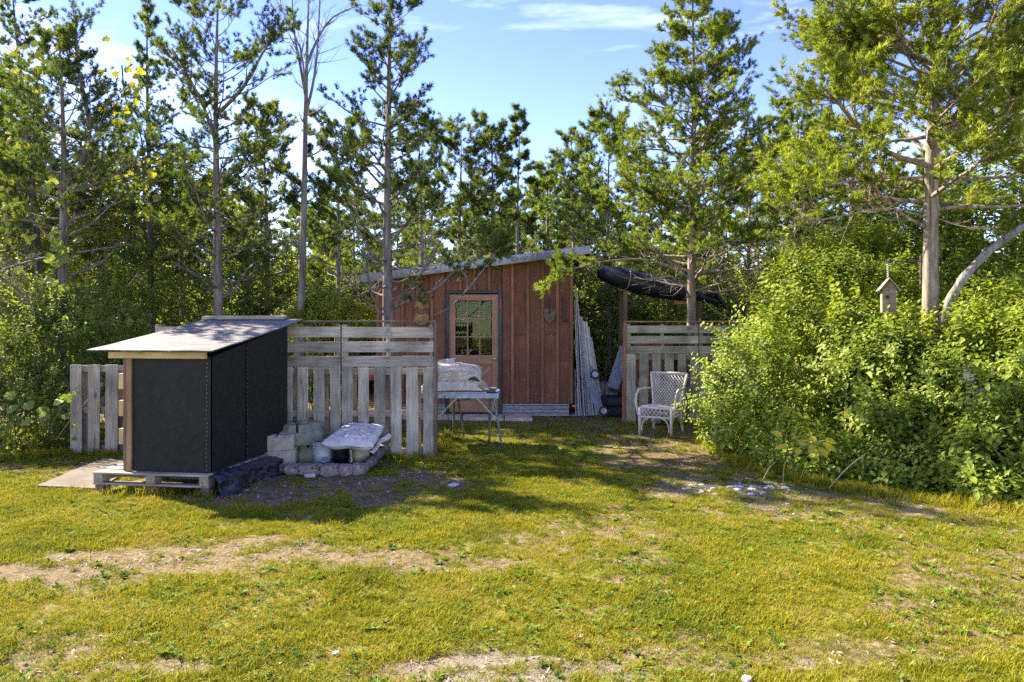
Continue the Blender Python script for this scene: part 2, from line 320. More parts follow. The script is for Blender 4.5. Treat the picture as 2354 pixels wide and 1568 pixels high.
def smooth_pts(pts, n=6):
    pts = [Vector(p) for p in pts]; out = []
    for i in range(len(pts)-1):
        p0, p1, p2, p3 = pts[max(i-1, 0)], pts[i], pts[i+1], pts[min(i+2, len(pts)-1)]
        for k in range(n):
            t = k/n; out.append(.5*((2*p1)+(p2-p0)*t+(2*p0-5*p1+4*p2-p3)*t*t+(3*p1-p0-3*p2+p3)*t**3))
    out.append(pts[-1]); return out

# ------------------------------------------------------------------ ground
PATCH = [  # px, py, rx, ry, amount  (bare places, read off the photograph and laid on the ground)
    (60, 1330, 260, 26, 1), (330, 1283, 260, 26, 1), (640, 1262, 240, 22, .8), (900, 1283, 190, 26, 1), (1060, 1300, 150, 24, .9),
    (700, 1120, 320, 42, 1.2), (900, 1095, 200, 36, .9), (210, 1080, 300, 24, .7), (1560, 1040, 190, 60, 1), (1430, 985, 200, 14, .7),
    (1680, 1120, 190, 24, 1.0), (1950, 1165, 420, 40, .75), (2200, 1230, 300, 50, .5), (2330, 1320, 300, 70, .65), (2250, 1420, 300, 50, .5), (1150, 1540, 330, 44, .9),
    (1000, 1478, 90, 16, .5), (760, 1500, 50, 14, .6), (120, 1500, 120, 26, .6), (380, 1540, 160, 18, .6), (1700, 1500, 420, 40, .45), (2150, 1480, 300, 50, .4),
    (700, 1400, 60, 10, .4), (1440, 1330, 70, 14, .6), (1480, 1290, 60, 10, .4), (1900, 1330, 60, 12, .4), (1300, 955, 260, 12, .8), (1600, 1230, 160, 8, .2)]
def proj(x, y):
    y = np.maximum(y, .8); return CX+x*F/y, HY+EYE*F/y
def bare_at(x, y):
    px, py = proj(x, y); wx = (fbm(x*1.7, y*1.7, 3)-.5)*2; wy = (fbm(x*1.7, y*1.7, 9)-.5)*2
    v = np.zeros_like(px)
    for cx, cy, rx, ry, s in PATCH:
        d = ((px+wx*110-cx)/rx)**2+((py+wy*30-cy)/ry)**2; v = np.maximum(v, s*np.clip(1.5-d, 0, 1))
    n = fbm(x*3.1+40, y*3.1+40, 21, 4); n2 = fbm(x*9+4, y*9+4, 25, 3); v = v*np.clip(.38+1.5*(n-.18)+1.9*(n2-.5), .0, 1.15)
    v = np.maximum(v, np.clip((fbm(x*1.1+9, y*1.1+3, 31, 5)-.50)*3.6*np.clip(n2*2.2-.5, 0, 1.2), 0, .6))
    v = np.maximum(v, np.clip((y-11.6)/1.5, 0, 1))
    return np.clip(v, 0, 1)
def soil_dark(x, y):
    px, py = proj(x, y); v = np.zeros_like(px)
    for cx, cy, rx, ry, s in [(700, 1110, 360, 50, 1), (880, 1080, 220, 36, .8), (1600, 1050, 160, 50, .55), (200, 1055, 300, 22, .8)]:
        v = np.maximum(v, s*np.clip(1.4-((px-cx)/rx)**2-((py-cy)/ry)**2, 0, 1))
    return np.clip(np.maximum(v, np.clip((y-12.8)/2, 0, .8)), 0, 1)
def stony(x, y):
    px, py = proj(x, y); v = np.zeros_like(px)
    for cx, cy, rx, ry, s in [(1150, 1545, 360, 50, 1), (1680, 1122, 190, 24, .9), (1950, 1170, 300, 36, .5), (760, 1110, 300, 40, .45), (300, 1540, 300, 30, .5), (1650, 1530, 300, 40, .5)]:
        v = np.maximum(v, s*np.clip(1.4-((px-cx)/rx)**2-((py-cy)/ry)**2, 0, 1))
    return v
def hz(x, y): return .03*(fbm(x*.9, y*.9, 51, 3)-.5)+.016*(fbm(x*5, y*5, 61, 3)-.5)
xs = np.unique(np.concatenate([np.linspace(-160, -9, 24), np.linspace(-9, 9, 300), np.linspace(9, 160, 24)]))
ys = np.unique(np.concatenate([np.linspace(-60, 2, 16), np.linspace(2, 13, 230), np.linspace(13, 30, 40), np.linspace(30, 260, 20)]))
X, Y = np.meshgrid(xs, ys, indexing='ij'); Z = hz(X, Y)
V = np.stack([X.ravel(), Y.ravel(), Z.ravel()], 1); ny = len(ys); nx = len(xs)
ii, jj = np.meshgrid(np.arange(nx-1), np.arange(ny-1), indexing='ij'); a = (ii*ny+jj).ravel()
FQ = np.stack([a, a+ny, a+ny+1, a+1], 1)
m, t = mat_base('ground_soil'); L = t.links.new
def attr(n): q = N(t, 'ShaderNodeAttribute'); q.attribute_name = n; return q.outputs['Fac']
ge = N(t, 'ShaderNodeNewGeometry')
def gn(s, d=6, r=.65): q = N(t, 'ShaderNodeTexNoise'); q.inputs['Scale'].default_value = s; q.inputs['Detail'].default_value = d; q.inputs['Roughness'].default_value = r; L(ge.outputs['Position'], q.inputs['Vector']); return q.outputs[0]
na, nb, nc = gn(2.2), gn(28), gn(110, 3)
dry = ramp(t, [(.3, (.085, .058, .024)), (.5, (.155, .112, .052)), (.7, (.24, .18, .095))], nb)
dark = ramp(t, [(.3, (.065, .037, .016)), (.55, (.155, .092, .045)), (.72, (.28, .19, .105))], nb)
thatch = ramp(t, [(.3, (.10, .10, .014)), (.5, (.17, .16, .025)), (.7, (.27, .22, .06))], nb)
grav = ramp(t, [(.35, (.11, .09, .06)), (.5, (.20, .17, .12)), (.68, (.32, .29, .23))], nc)
def mixc(f, A, B): q = N(t, 'ShaderNodeMix', data_type='RGBA'); L(f, q.inputs['Factor']); L(A, q.inputs['A']); L(B, q.inputs['B']); return q.outputs['Result']
def clampmap(v, lo, hi): q = N(t, 'ShaderNodeMapRange'); q.inputs[1].default_value = lo; q.inputs[2].default_value = hi; L(v, q.inputs[0]); return q.outputs[0]
c = mixc(attr('dark'), dry.outputs[0], dark.outputs[0])
mg = N(t, 'ShaderNodeMath', operation='MULTIPLY'); L(attr('stony'), mg.inputs[0]); L(clampmap(na, .35, .6), mg.inputs[1]); c = mixc(mg.outputs[0], c, grav.outputs[0])
c = mixc(clampmap(attr('bare'), .5, .05), c, thatch.outputs[0])
b = N(t, 'ShaderNodeBsdfPrincipled'); b.inputs['Roughness'].default_value = .95; b.inputs['Specular IOR Level'].default_value = .1; L(c, b.inputs['Base Color'])
bp = N(t, 'ShaderNodeBump'); bp.inputs['Strength'].default_value = .9; bp.inputs['Distance'].default_value = .02; L(nb, bp.inputs['Height']); L(bp.outputs[0], b.inputs['Normal'])
o = N(t, 'ShaderNodeOutputMaterial'); L(b.outputs[0], o.inputs[0])
gm = np_mesh('ground', V, FQ, ['ground_soil'], smooth=True)
for nm, fn in (('bare', bare_at), ('dark', soil_dark), ('stony', stony)):
    at = gm.attributes.new(nm, 'FLOAT', 'POINT'); at.data.foreach_set('value', fn(V[:, 0], V[:, 1]).astype(np.float32))
tag(link('ground', gm), kind='structure')

# ------------------------------------------------------------------ left shelter wrapped in black felt
ang = math.atan2(234, F); ex = Vector((math.cos(ang), -math.sin(ang), 0)); ey = Vector((math.sin(ang), math.cos(ang), 0))
C0 = Vector((-2.835, 6.72, 0))                       # front right corner of the wrapped box
def S(u, v, z): return C0+ex*u+ey*v+Vector((0, 0, z))
sh = thing('storage_shelter', C0, 'small lean-to shelter wrapped in black roofing felt with a pale sheet roof', 'shelter')
def cloth(fn, nu, nv, amp, nrm, seed, sc_=4):
    nrm = Vector(nrm)
    def q(u, v):
        p = fn(u, v); e = min(u, 1-u, v, 1-v)*8; e = min(e, 1)
        r = Vector((p.x*sc_, p.y*sc_, p.z*sc_*.7+p.x*sc_*.7+seed)); d = mnoise.noise(r)+.5*mnoise.noise(r*2.3)
        cr = abs(mnoise.noise(r*.8+Vector((3, 1, 7)))); st = mnoise.noise(Vector((u*2.2+v*1.4+seed, v*8-u*5, seed*1.7))); st2 = mnoise.noise(Vector((u*5-v*3+seed, v*6+u*9, seed*2.1))); return p+nrm*(d*amp*.6*(.35+.65*e)+(max(0, .16-abs(st))*amp*1.0+max(0, .12-abs(st2))*amp*.45)*(.3+.7*e))
    return MB().grid(q, nu, nv)
ZT, ZF, ZB, WD, DP = .207, 1.293, 1.585, .861, 1.547
inner = MB(); p = [S(-WD+.02, .02, ZT), S(-.02, .02, ZT), S(-.02, DP, ZT), S(-WD+.02, DP, ZT)]; q = [S(-WD+.02, .02, ZF), S(-.02, .02, ZF), S(-.02, DP, ZB), S(-WD+.02, DP, ZB)]
inner.add(p+q, [(0, 1, 2, 3), (4, 5, 6, 7), (0, 1, 5, 4), (1, 2, 6, 5), (2, 3, 7, 6), (3, 0, 4, 7)]).build('body', 'black_felt', sh)
cloth(lambda u, v: S(-WD+.06+u*(WD-.055), -.012, ZT+.005+v*(ZF-ZT)), 90, 110, .016, -ey, 1).build('front_covering', 'black_felt', sh, smooth=True)
SP = .62
cloth(lambda u, v: S(.012, u*(SP-.004), ZT+.005+v*(ZF-ZT+(ZB-ZF)*u*SP/DP)), 50, 100, .013, ex, 5).build('side_covering', 'black_felt', sh, smooth=True)
cloth(lambda u, v: S(.020, SP+u*(DP-SP), ZT+.005+v*(ZF+(ZB-ZF)*(SP+u*(DP-SP))/DP-ZT)), 70, 100, .013, ex, 9).build('side_covering', 'black_felt', sh, smooth=True)
board('corner_board', S(-WD+.035, -.02, ZT), S(-WD+.035, -.02, ZF), .05, .03, 'brown_lumber', sh, -ey)
board('corner_board', S(-WD-.012, -.002, ZT), S(-WD-.012, -.002, ZF), .05, .03, 'dull_brown', sh, -ex)
board('header_board', S(-1.02, -.045, ZF+.02), S(-.02, -.045, ZF+.02), .062, .035, 'new_lumber', sh, -ey)
for z in (1.06, .80, .53): board('cleat', S(-WD-.065, .02, z-.075), S(-WD-.065, .02, z+.075), .05, .05, 'new_lumber', sh, -ey)
RC = Vector((-2.777, 6.6, 1.363)); Rr = ey*1.95+Vector((0, 0, .305)); Rl = -ex*1.285; up = Rl.cross(Rr).normalized()*-1; up = up if up.z > 0 else -up
def roof_fn(u, v): p = RC+Rl*(1-u)+Rr*v; return p+up*(.006*mnoise.noise(p*3)+.010*math.sin(v*3.1)*-1)
mb = MB(); n_u, n_v = 20, 28; mb.grid(roof_fn, n_u, n_v); k = len(mb.v); mb.grid(lambda u, v: roof_fn(u, v)-up*.012, n_u, n_v)
ed = [i*n_v for i in range(n_u)]+[(n_u-1)*n_v+j for j in range(1, n_v)]+[i*n_v+n_v-1 for i in range(n_u-2, -1, -1)]+[j for j in range(n_v-2, 0, -1)]
mb.f += [(ed[i], ed[(i+1) % len(ed)], ed[(i+1) % len(ed)]+k, ed[i]+k) for i in range(len(ed))]
mb.build('roof_sheet', 'roof_sheet', sh)
for v_ in (.12, .9):
    a_ = RC+Rl*.22+Rr*v_-up*.035; board('rafter', RC+Rl*.8+Rr*v_-up*.035, RC+Rl*.1+Rr*v_-up*.035, .035, .04, 'new_lumber', sh, up)
board('ridge_plank', RC+Rl*.98+Rr*.985+up*.026, RC+Rl*.16+Rr*.985+up*.026, .09, .035, 'pallet_olive', sh, up)
stp = MB()
for k in range(26): stp.box(S(-.03+random.uniform(-.006, .006), -.022, ZT+.03+k*.04), (.003, .004, .012)).box(S(.030, SP+random.uniform(-.01, .01), ZT+.03+k*.045), (.004, .012, .003))
stp.build('staples', 'galvanised', sh)['kind'] = 'stuff'
# pallet that carries it
pl = thing('wooden_pallet', S(-.5, .4, 0), 'low wooden pallet carrying the black shelter, open ends facing the lawn', 'pallet')
U0, U1 = -1.155, .03
for i, v in enumerate(np.linspace(-.03, 1.45, 10)):
    board('deck_board', S(U0, v, ZT-.014), S(U1, v, ZT-.014), .115 if i else .13, .018, 'pallet_warm' if i else 'pallet_grey', pl, (0, 0, 1), .002)
for u in (U0+.05, (U0+U1)/2, U1-.05):
    for v in (-.035, .7, 1.4):
        board('pallet_block', S(u, v-.055, ZT-.066), S(u, v+.055, ZT-.066), .095, .082, 'pallet_warm', pl, (0, 0, 1))
        board('pallet_block', S(u+.01, v-.05, .045), S(u+.01, v+.05, .045), .085, .09, 'dull_brown', pl, (0, 0, 1))
    board('stringer', S(u, .03, ZT-.068), S(u, 1.34, ZT-.068), .04, .07, 'pallet_warm', pl, (0, 0, 1))
for v in (-.04, .3, .65, 1.0, 1.42): board('bottom_board', S(U0, v, ZT-.117), S(U1, v, ZT-.117), .10, .018, 'pallet_warm', pl, (0, 0, 1))
# board on the grass
c4 = [G(84, 1124), G(232, 1131), G(330, 1062), G(238, 1060)]
gp = MB().prism([Vector((p.x, p.y, .018)) for p in c4], (0, 0, .018)); tag(gp.build('plywood_board', 'plywood_old', origin=c4[0], bevel=.003), 'weathered plywood sheet lying on the grass left of the pallet', 'board')
board_under = None
# black plastic skirt along the shelter's side
def skirt(u, v):
    a = S(.03+.02*mnoise.noise(Vector((v*5, 0, 1))), -.12+v*1.3, 0); prof = [(.0, .19+.03*math.sin(v*7)), (.06, .21), (.15, .15), (.15, .08), (.165, .02), (.19, .012)]
    k = u*(len(prof)-1); i = min(int(k), len(prof)-2); f = k-i; x = prof[i][0]*(1-f)+prof[i+1][0]*f; z = prof[i][1]*(1-f)+prof[i+1][1]*f
    r = Vector((u*3, v*9, 2)); return a+ex*(x*(.85+.25*math.sin(v*9)))+Vector((0, 0, max(.008, z*(1-.15*v)+.03*mnoise.noise(r)+.014*mnoise.noise(r*3))))+ex*.03*mnoise.noise(r*1.7)
tag(MB().grid(skirt, 30, 90).build('plastic_sheet', 'black_plastic', origin=S(.1, .4, 0), smooth=True), 'crumpled black plastic sheeting along the foot of the shelter', 'plastic sheet')

# ------------------------------------------------------------------ pallet fences
def nails(mb, c, n=3, w=.08, vertical=True, y=-.012):
    for k in range(n):
        o_ = (k-(n-1)/2)*w/max(1, n-1); c2 = Vector(c)+(Vector((o_, y, 0)) if vertical else Vector((0, y, o_)))
        mb.box(c2, (.006, .004, .006))
def pallet_panel(root, x0, x1, D, z0, z1, mat, mat2, nslat, gapn=True, stripes=None):
    pitch = (x1-x0)/nslat; wv = pitch*.72; mb = MB()
    for i in range(nslat):
        xc = x0+pitch*.5*(.74)+i*(x1-x0-pitch*.74)/(nslat-1)
        tilt = random.uniform(-.004, .004); ww = wv*random.uniform(.94, 1.06)
        board('slat', (xc-tilt, D-.052, z0+random.uniform(0, .012)), (xc+tilt, D-.052, z1-random.uniform(0, .006)), ww, .016, mat, root)
        for z in (z0+.06, (z0+z1)/2, z1-.035): nails(mb, (xc, D-.06, z), 3, ww*.7)
    for z, th in ((z1-.055, .09), ((z0+z1)/2-.02, .09), (z0+.06, .09)):
        board('rail', (x0+.01, D, z), (x1-.01, D, z), th*.9, .036, mat2, root)
    for i in range(0, nslat, 2):
        xc = x0+pitch*.37+i*(x1-x0-pitch*.74)/(nslat-1)+.03
        board('back_slat', (xc, D+.035, z0+.02), (xc, D+.035, z1-.02), wv, .014, mat2, root)
    mb.build('nails', 'iron_dark', root)['kind'] = 'stuff'
def top_panel(root, x0, x1, D, z0, z1, mat, mat2, n=3):
    h = (z1-z0)/n; mb = MB()
    for i in range(n):
        zc = z0+h*(i+.36)+.0; 
        if i == 0: zc = z0+h*.37
        board('top_board', (x0+.004, D-.052, zc), (x1-.006, D-.052, zc+random.uniform(-.004, .004)), h*.73, .016, mat, root)
        for x in (x0+.03, (x0+x1)/2, x1-.035): nails(mb, (x, D-.06, zc), 3, h*.45, False)
    for x in (x0+.03, (x0+x1)/2, x1-.035):
        board('stringer', (x, D, z0), (x, D, z1-.02), .045 if x != x0+.03 else .07, .08, mat2, root)
    mb.build('nails', 'iron_dark', root)['kind'] = 'stuff'
DF = 8.6; s1 = F/DF
fx = lambda px: (px-CX)/s1
fz = lambda py: EYE-(py-HY)/s1
fl = thing('pallet_fence', (fx(787), DF, 0), 'grey fence of upended pallets between the black shelter and the workbench', 'fence')
PN = [fx(361), fx(574), fx(787), fx(1000)]
for i in range(3):
    pallet_panel(fl, PN[i]+.003, PN[i+1]-.003, DF, .015, fz(843), 'pallet_grey', 'pallet_warm', 6)
    top_panel(fl, PN[i]+.003, PN[i+1]-.003, DF, fz(843), fz(742), 'pallet_grey', 'pallet_warm')
board('cap_rail', (fx(640), DF-.02, fz(739)), (fx(1004), DF-.02, fz(739)), .13, .022, 'dull_brown', fl, (0, 0, 1))
board('end_board', (fx(1002.5), DF-.015, .0), (fx(1002.5), DF-.015, fz(741)), .13, .028, 'dull_brown', fl, (1, 0, 0))
hk = MB(); hx = fx(895); hk.tube(smooth_pts([(hx-.02, DF-.075, fz(745)), (hx+.01, DF-.08, fz(752)), (hx-.01, DF-.08, fz(760)), (hx-.035, DF-.08, fz(768)), (hx-.03, DF-.08, fz(771)), (hx+.035, DF-.08, fz(771)), (hx+.03, DF-.08, fz(764)), (hx, DF-.08, fz(757))], 4), .004, 6).build('hook', 'steel_leg', fl)
# lone pallet at far left
DL = 8.86; sL = F/DL; xa, xb = (167-CX)/sL, (358-CX)/sL
lp = thing('upright_pallet', (xa+.5, DL, 0), 'single upright grey pallet standing between the undergrowth and the black shelter', 'pallet')
pallet_panel(lp, xa, xb, DL, .01, EYE-(837-HY)/sL, 'pallet_grey', 'pallet_warm', 5)
# right fence
DR = 11.45; sR = F/DR; rx = lambda px: (px-CX)/sR; rz_ = lambda py: EYE-(py-HY)/sR
fr_ = thing('pallet_fence', (rx(1500), DR, 0), 'olive grey pallet fence behind the white wicker chair', 'fence')
RN = [rx(1439), rx(1605), rx(1771)]
for i in range(2):
    pallet_panel(fr_, RN[i]+.003, RN[i+1]-.003, DR, .02, rz_(813), 'pallet_olive', 'pallet_warm', 6)
    top_panel(fr_, RN[i]+.003, RN[i+1]-.003, DR, rz_(813), rz_(742), 'pallet_olive', 'pallet_warm')
board('cap_rail', (rx(1436), DR-.02, rz_(739.5)), (rx(1771), DR-.02, rz_(739.5)), .12, .022, 'brown_lumber', fr_, (0, 0, 1))
board('end_post', (rx(1436.5), DR-.03, .0), (rx(1435), DR-.03, rz_(741)), .05, .05, 'orange_post', fr_)
board('end_post', (rx(1431.5), DR-.02, .0), (rx(1433), DR-.02, rz_(790)), .028, .04, 'rusty_red', fr_)

# ------------------------------------------------------------------ brown shed
DS = 12.4; sS = F/DS; sx = lambda px: (px-CX)/sS; sz = lambda py: EYE-(py-HY)/sS
hut = thing('garden_shed', (sx(1090), DS, 0), 'red brown board and batten shed with a low sloping roof', 'shed')
XL, XR, ZB0 = sx(865), sx(1317), sz(928)
rt = lambda x: sz(646)+(sz(584)-sz(646))*(x-sx(865))/(sx(1317)-sx(865))    # roof underside at x
DX0, DX1, DT0, DT1 = sx(1033), sx(1146), sz(949), sz(677)
FL0, FL1, FT = sx(1025), sx(1154), sz(669)
edges = [XL]+[sx(v) for v in (892, 926, 960, 993)]+[FL0]
for a_, b_ in zip(edges[:-1], edges[1:]): board('wall_board', ((a_+b_)/2, DS, ZB0), ((a_+b_)/2, DS, rt((a_+b_)/2)), b_-a_-.012, .02, 'shed_red', hut)
for v in (1046, 1080, 1114): pass
up_e = [FL0, sx(1058), sx(1091), sx(1125), FL1]
for a_, b_ in zip(up_e[:-1], up_e[1:]): board('wall_board', ((a_+b_)/2, DS, FT), ((a_+b_)/2, DS, rt((a_+b_)/2)), b_-a_-.012, .02, 'shed_red', hut)
e2 = [FL1, sx(1178), sx(1213), sx(1247), sx(1281), XR]
for a_, b_ in zip(e2[:-1], e2[1:]):
    cut = random.choice([0, 0, sz(830), sz(700), sz(770)]); xm = (a_+b_)/2
    if cut:
        board('wall_board', (xm, DS, ZB0), (xm, DS, cut-.002), b_-a_-.012, .02, 'shed_red', hut); board('wall_board', (xm, DS, cut+.002), (xm, DS, rt(xm)), b_-a_-.012, .02, 'shed_red', hut)
    else: board('wall_board', (xm, DS, ZB0), (xm, DS, rt(xm)), b_-a_-.012, .02, 'shed_red', hut)
for x in edges[1:-1]+up_e[1:-1]+e2[1:-1]:
    z0 = FT+.01 if FL0 < x < FL1 else ZB0
    board('batten', (x, DS-.026, z0), (x, DS-.026, rt(x)), .050, .034, 'shed_batten', hut)
board('batten', (XL+.03, DS-.02, ZB0), (XL+.03, DS-.02, rt(XL)), .06, .034, 'shed_batten', hut)
board('batten', (XR-.03, DS-.02, ZB0), (XR-.03, DS-.02, rt(XR)), .055, .034, 'shed_batten', hut)
# side, back walls and floor
DBk = DS+3.0
for side, x in (('r', XR), ('l', XL)):
    for k in range(12):
        y = DS+.02+(k+.5)*(2.96/12); board('wall_board', (x, y, ZB0), (x, y, rt(x)), 2.96/12-.004, .02, 'shed_red', hut, (1 if side == 'r' else -1, 0, 0))
bx0, bx1, bz0, bz1 = (1046-CX)*DBk/F, (1150-CX)*DBk/F, EYE-(815-HY)*DBk/F, EYE-(700-HY)*DBk/F
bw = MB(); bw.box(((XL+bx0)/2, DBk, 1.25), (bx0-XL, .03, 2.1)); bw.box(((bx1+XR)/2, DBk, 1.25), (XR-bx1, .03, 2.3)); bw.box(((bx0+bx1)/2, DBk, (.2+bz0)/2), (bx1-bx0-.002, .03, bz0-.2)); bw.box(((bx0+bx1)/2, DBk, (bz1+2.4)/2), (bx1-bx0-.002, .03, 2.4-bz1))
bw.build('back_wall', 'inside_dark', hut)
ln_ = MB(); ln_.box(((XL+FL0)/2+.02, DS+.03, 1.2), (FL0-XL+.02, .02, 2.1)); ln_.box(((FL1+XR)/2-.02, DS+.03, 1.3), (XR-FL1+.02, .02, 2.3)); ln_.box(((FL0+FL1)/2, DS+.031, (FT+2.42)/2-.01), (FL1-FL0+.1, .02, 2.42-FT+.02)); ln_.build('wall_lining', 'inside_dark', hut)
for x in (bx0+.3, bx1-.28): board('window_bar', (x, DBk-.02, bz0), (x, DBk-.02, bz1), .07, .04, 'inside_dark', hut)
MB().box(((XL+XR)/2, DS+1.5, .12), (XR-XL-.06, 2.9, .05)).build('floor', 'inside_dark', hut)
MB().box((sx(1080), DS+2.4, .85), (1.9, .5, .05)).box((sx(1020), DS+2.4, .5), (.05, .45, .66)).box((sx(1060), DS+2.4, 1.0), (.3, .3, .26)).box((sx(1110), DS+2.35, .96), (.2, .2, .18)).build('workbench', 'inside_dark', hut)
# roof
ya, yb = DS-.28, DBk+.25
rl, rr = (833-CX)*ya/F, (1358-CX)*ya/F; zl, zr = EYE-(649-HY)*ya/F, EYE-(582-HY)*ya/F
rm = MB(); rdir = Vector((rr-rl, 0, zr-zl)).normalized(); rup = Vector((-rdir.z, 0, rdir.x))
pr = [Vector((rl, ya, zl)), Vector((rr, ya, zr))]; th = .125
rm.prism([pr[0]+Vector((0, .012, 0)), pr[1]+Vector((0, .012, 0)), pr[1]+rup*th+Vector((0, .012, 0)), pr[0]+rup*th+Vector((0, .012, 0))], (0, yb-ya, 0)).build('roof', 'roof_wrap', hut)
def fas(u, v):
    p = pr[0].lerp(pr[1], u)+rup*(v*(th+.012)-.006); r = Vector((p.x*3, v*2, 0)); return p+Vector((0, -.006-.016*abs(mnoise.noise(r))*(1+v)-(.02*math.sin(v*math.pi)), 0))
MB().grid(fas, 120, 7).build('fascia_wrap', 'roof_wrap', hut, smooth=True)
def mark(px, w_, kind):
    u = (px-833)/(1358-833); p = pr[0].lerp(pr[1], u)+rup*(th*.5)+Vector((0, -.05, 0)); mb = MB()
    if kind == 'ring':
        pts = [p+rdir*(.05*math.cos(t_)*1.05)+rup*(.032*math.sin(t_)) for t_ in np.linspace(0, 2*math.pi, 13)]; mb.tube(pts, .007, 6)
    else: mb.box(p, (w_, .006, th*(.5 if kind == 'bar' else .72)))
    mb.build('printed_mark', 'print_grey', hut)
mark(1184, .05, 'ring')
for q_ in (1199, 1204, 1209, 1214): mark(q_, .009, 'bar')
for q_, w2 in ((1226, .04), (1241, .10), (1262, .16), (1286, .07), (912, .012), (926, .010), (944, .012), (1150, .02), (1318, .05)): mark(q_, w2, 'patch' if w2 > .03 else 'bar')
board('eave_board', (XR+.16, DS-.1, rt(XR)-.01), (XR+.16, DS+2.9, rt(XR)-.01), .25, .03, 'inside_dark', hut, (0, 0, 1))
# black wrapped door frame
for a_, b_, w_ in (((FL0+.03, DS-.03, .03), (FL0+.03, DS-.03, FT-.02), .062), ((FL1-.032, DS-.03, .03), (FL1-.032, DS-.03, FT-.02), .066), ((FL0-.01, DS-.032, FT-.025), (FL1+.0, DS-.032, FT-.012), .05)):
    board('door_trim', a_, b_, w_, .05, 'black_tarp', hut)
board('tape_strip', (FL1-.03, DS-.058, sz(712)), (FL1-.026, DS-.058, sz(688)), .018, .004, 'red_paint', hut)
# skirt of corrugated metal
def corr(x0, x1, nm):
    def f(u, v): z = .01+v*(ZB0-.012); return Vector((x0+u*(x1-x0), DS-.01-.012*math.sin(v*math.pi*7), z))
    MB().grid(f, 4, 43).build(nm, 'galvanised', hut, smooth=True)
corr(FL1+.005, sx(1308), 'corrugated_skirt'); corr(XL+.02, FL0-.005, 'corrugated_skirt')
# the door
dw = DX1-DX0; yd = DS+.0
gx0, gx1 = sx(1047), sx(1131); gz0, gz1 = sz(816), sz(691)
door = MB().box(((DX0+DX1)/2, DS+.012, (DT0+gz0)/2), (DX1-DX0-.02, .012, gz0-DT0-.02)).build('door', 'door_brown', hut)
board('stile', ((DX0+gx0)/2, yd, DT0), ((DX0+gx0)/2, yd, DT1), gx0-DX0, .04, 'door_brown', door)
board('stile', ((DX1+gx1)/2, yd, DT0), ((DX1+gx1)/2, yd, DT1), DX1-gx1, .04, 'door_brown', door)
board('door_rail', (gx0, yd, (gz1+DT1)/2), (gx1, yd, (gz1+DT1)/2), DT1-gz1, .038, 'door_brown', door)
board('door_rail', (gx0, yd, (gz0+sz(838))/2), (gx1, yd, (gz0+sz(838))/2), gz0-sz(838), .038, 'door_brown', door)
board('door_rail', (gx0, yd, (sz(922)+DT0)/2), (gx1, yd, (sz(922)+DT0)/2), sz(922)-DT0, .038, 'door_brown', door)
pw = (gx1-gx0)/3; ph = (gz1-gz0)/3
for i in (1, 2):
    board('muntin', (gx0+pw*i, yd-.004, gz0), (gx0+pw*i, yd-.004, gz1), .024, .03, 'door_brown', door)
    for k in range(3): board('muntin', (gx0+pw*k+.012*(k > 0), yd-.002, gz0+ph*i), (gx0+pw*(k+1)-.012*(k < 2), yd-.002, gz0+ph*i), .024, .03, 'door_brown', door)
for i in range(3):
    for j in range(3):
        MB().box((gx0+pw*(i+.5), yd+.012, gz0+ph*(j+.5)), (pw-.026, .004, ph-.026)).build('pane', 'pane_glass', door)
xz0, xz1 = sz(922)+.004, sz(838)-.004
for a_, b_ in (((gx0+.03, yd-.0, xz0+.03), (gx1-.03, yd, xz1-.03)), ):
    board('cross_brace', a_, b_, .085, .03, 'door_brown', door)
mid = Vector(((gx0+gx1)/2, yd, (xz0+xz1)/2)); cd = Vector((-(gx1-gx0), 0, xz1-xz0)).normalized()
board('cross_brace', mid+cd*.055, (gx0+.03, yd, xz1-.03), .085, .03, 'door_brown', door); board('cross_brace', mid-cd*.055, (gx1-.03, yd, xz0+.03), .085, .03, 'door_brown', door)
MB().lathe([(.001, 0), (.024, .0), (.026, .006), (.012, .012), (.012, .03), (.026, .04), (.03, .055), (.024, .068), (.001, .072)], 16).build('knob', 'brass', door, smooth=True, local=True, M=Matrix.Translation(Vector((sx(1138), yd-.02, sz(825)))) @ Matrix.Rotation(R(90), 4, 'X'))
board('threshold', (DX0, DS-.03, DT0-.03), (DX1, DS-.03, DT0-.03), .06, .09, 'inside_dark', hut, (0, 0, 1))
nl = MB()
for q_ in ((1180, 855), (1206, 873), (1232, 905), (1232, 740), (1268, 770), (1230, 640), (1262, 655), (1276, 760), (1290, 668)): nl.box((sx(q_[0]), DS-.034, sz(q_[1])), (.012, .006, .012))
nl.build('nails', 'white_plastic', hut)['kind'] = 'stuff'
# things hung on the shed wall
sp = thing('spade_head', (sx(1263), DS-.06, sz(745)), 'rusty spade without handle hung point down on the shed wall', 'spade')
pts = [(0, .0), (.10, .0), (.105, -.02), (.10, -.14), (.07, -.21), (0, -.27)]; pts = pts+[(-x, z) for x, z in reversed(pts[1:-1])]
bl = MB(); base_ = Vector((sx(1263), DS-.06, sz(708))); bl.prism([base_+Vector((x, -.03+abs(x)*.25, z)) for x, z in pts], (0, .006, 0)).build('blade', 'iron_rust', sp)
MB().tube([base_+Vector((0, -.035, -.10)), base_+Vector((0, -.03, .17))], [.008, .019], 10).build('socket', 'iron_dark', sp)
board('tread', base_+Vector((-.105, -.02, .002)), base_+Vector((.105, -.02, .002)), .012, .02, 'iron_dark', sp)
ib = thing('iron_bar', (sx(1296), DS-.05, sz(745)), 'dark iron bar hung upright beside the spade on the shed wall', 'bar')
board('bar', (sx(1296), DS-.05, sz(740)), (sx(1295), DS-.05, sz(682)), .036, .014, 'iron_dark', ib)
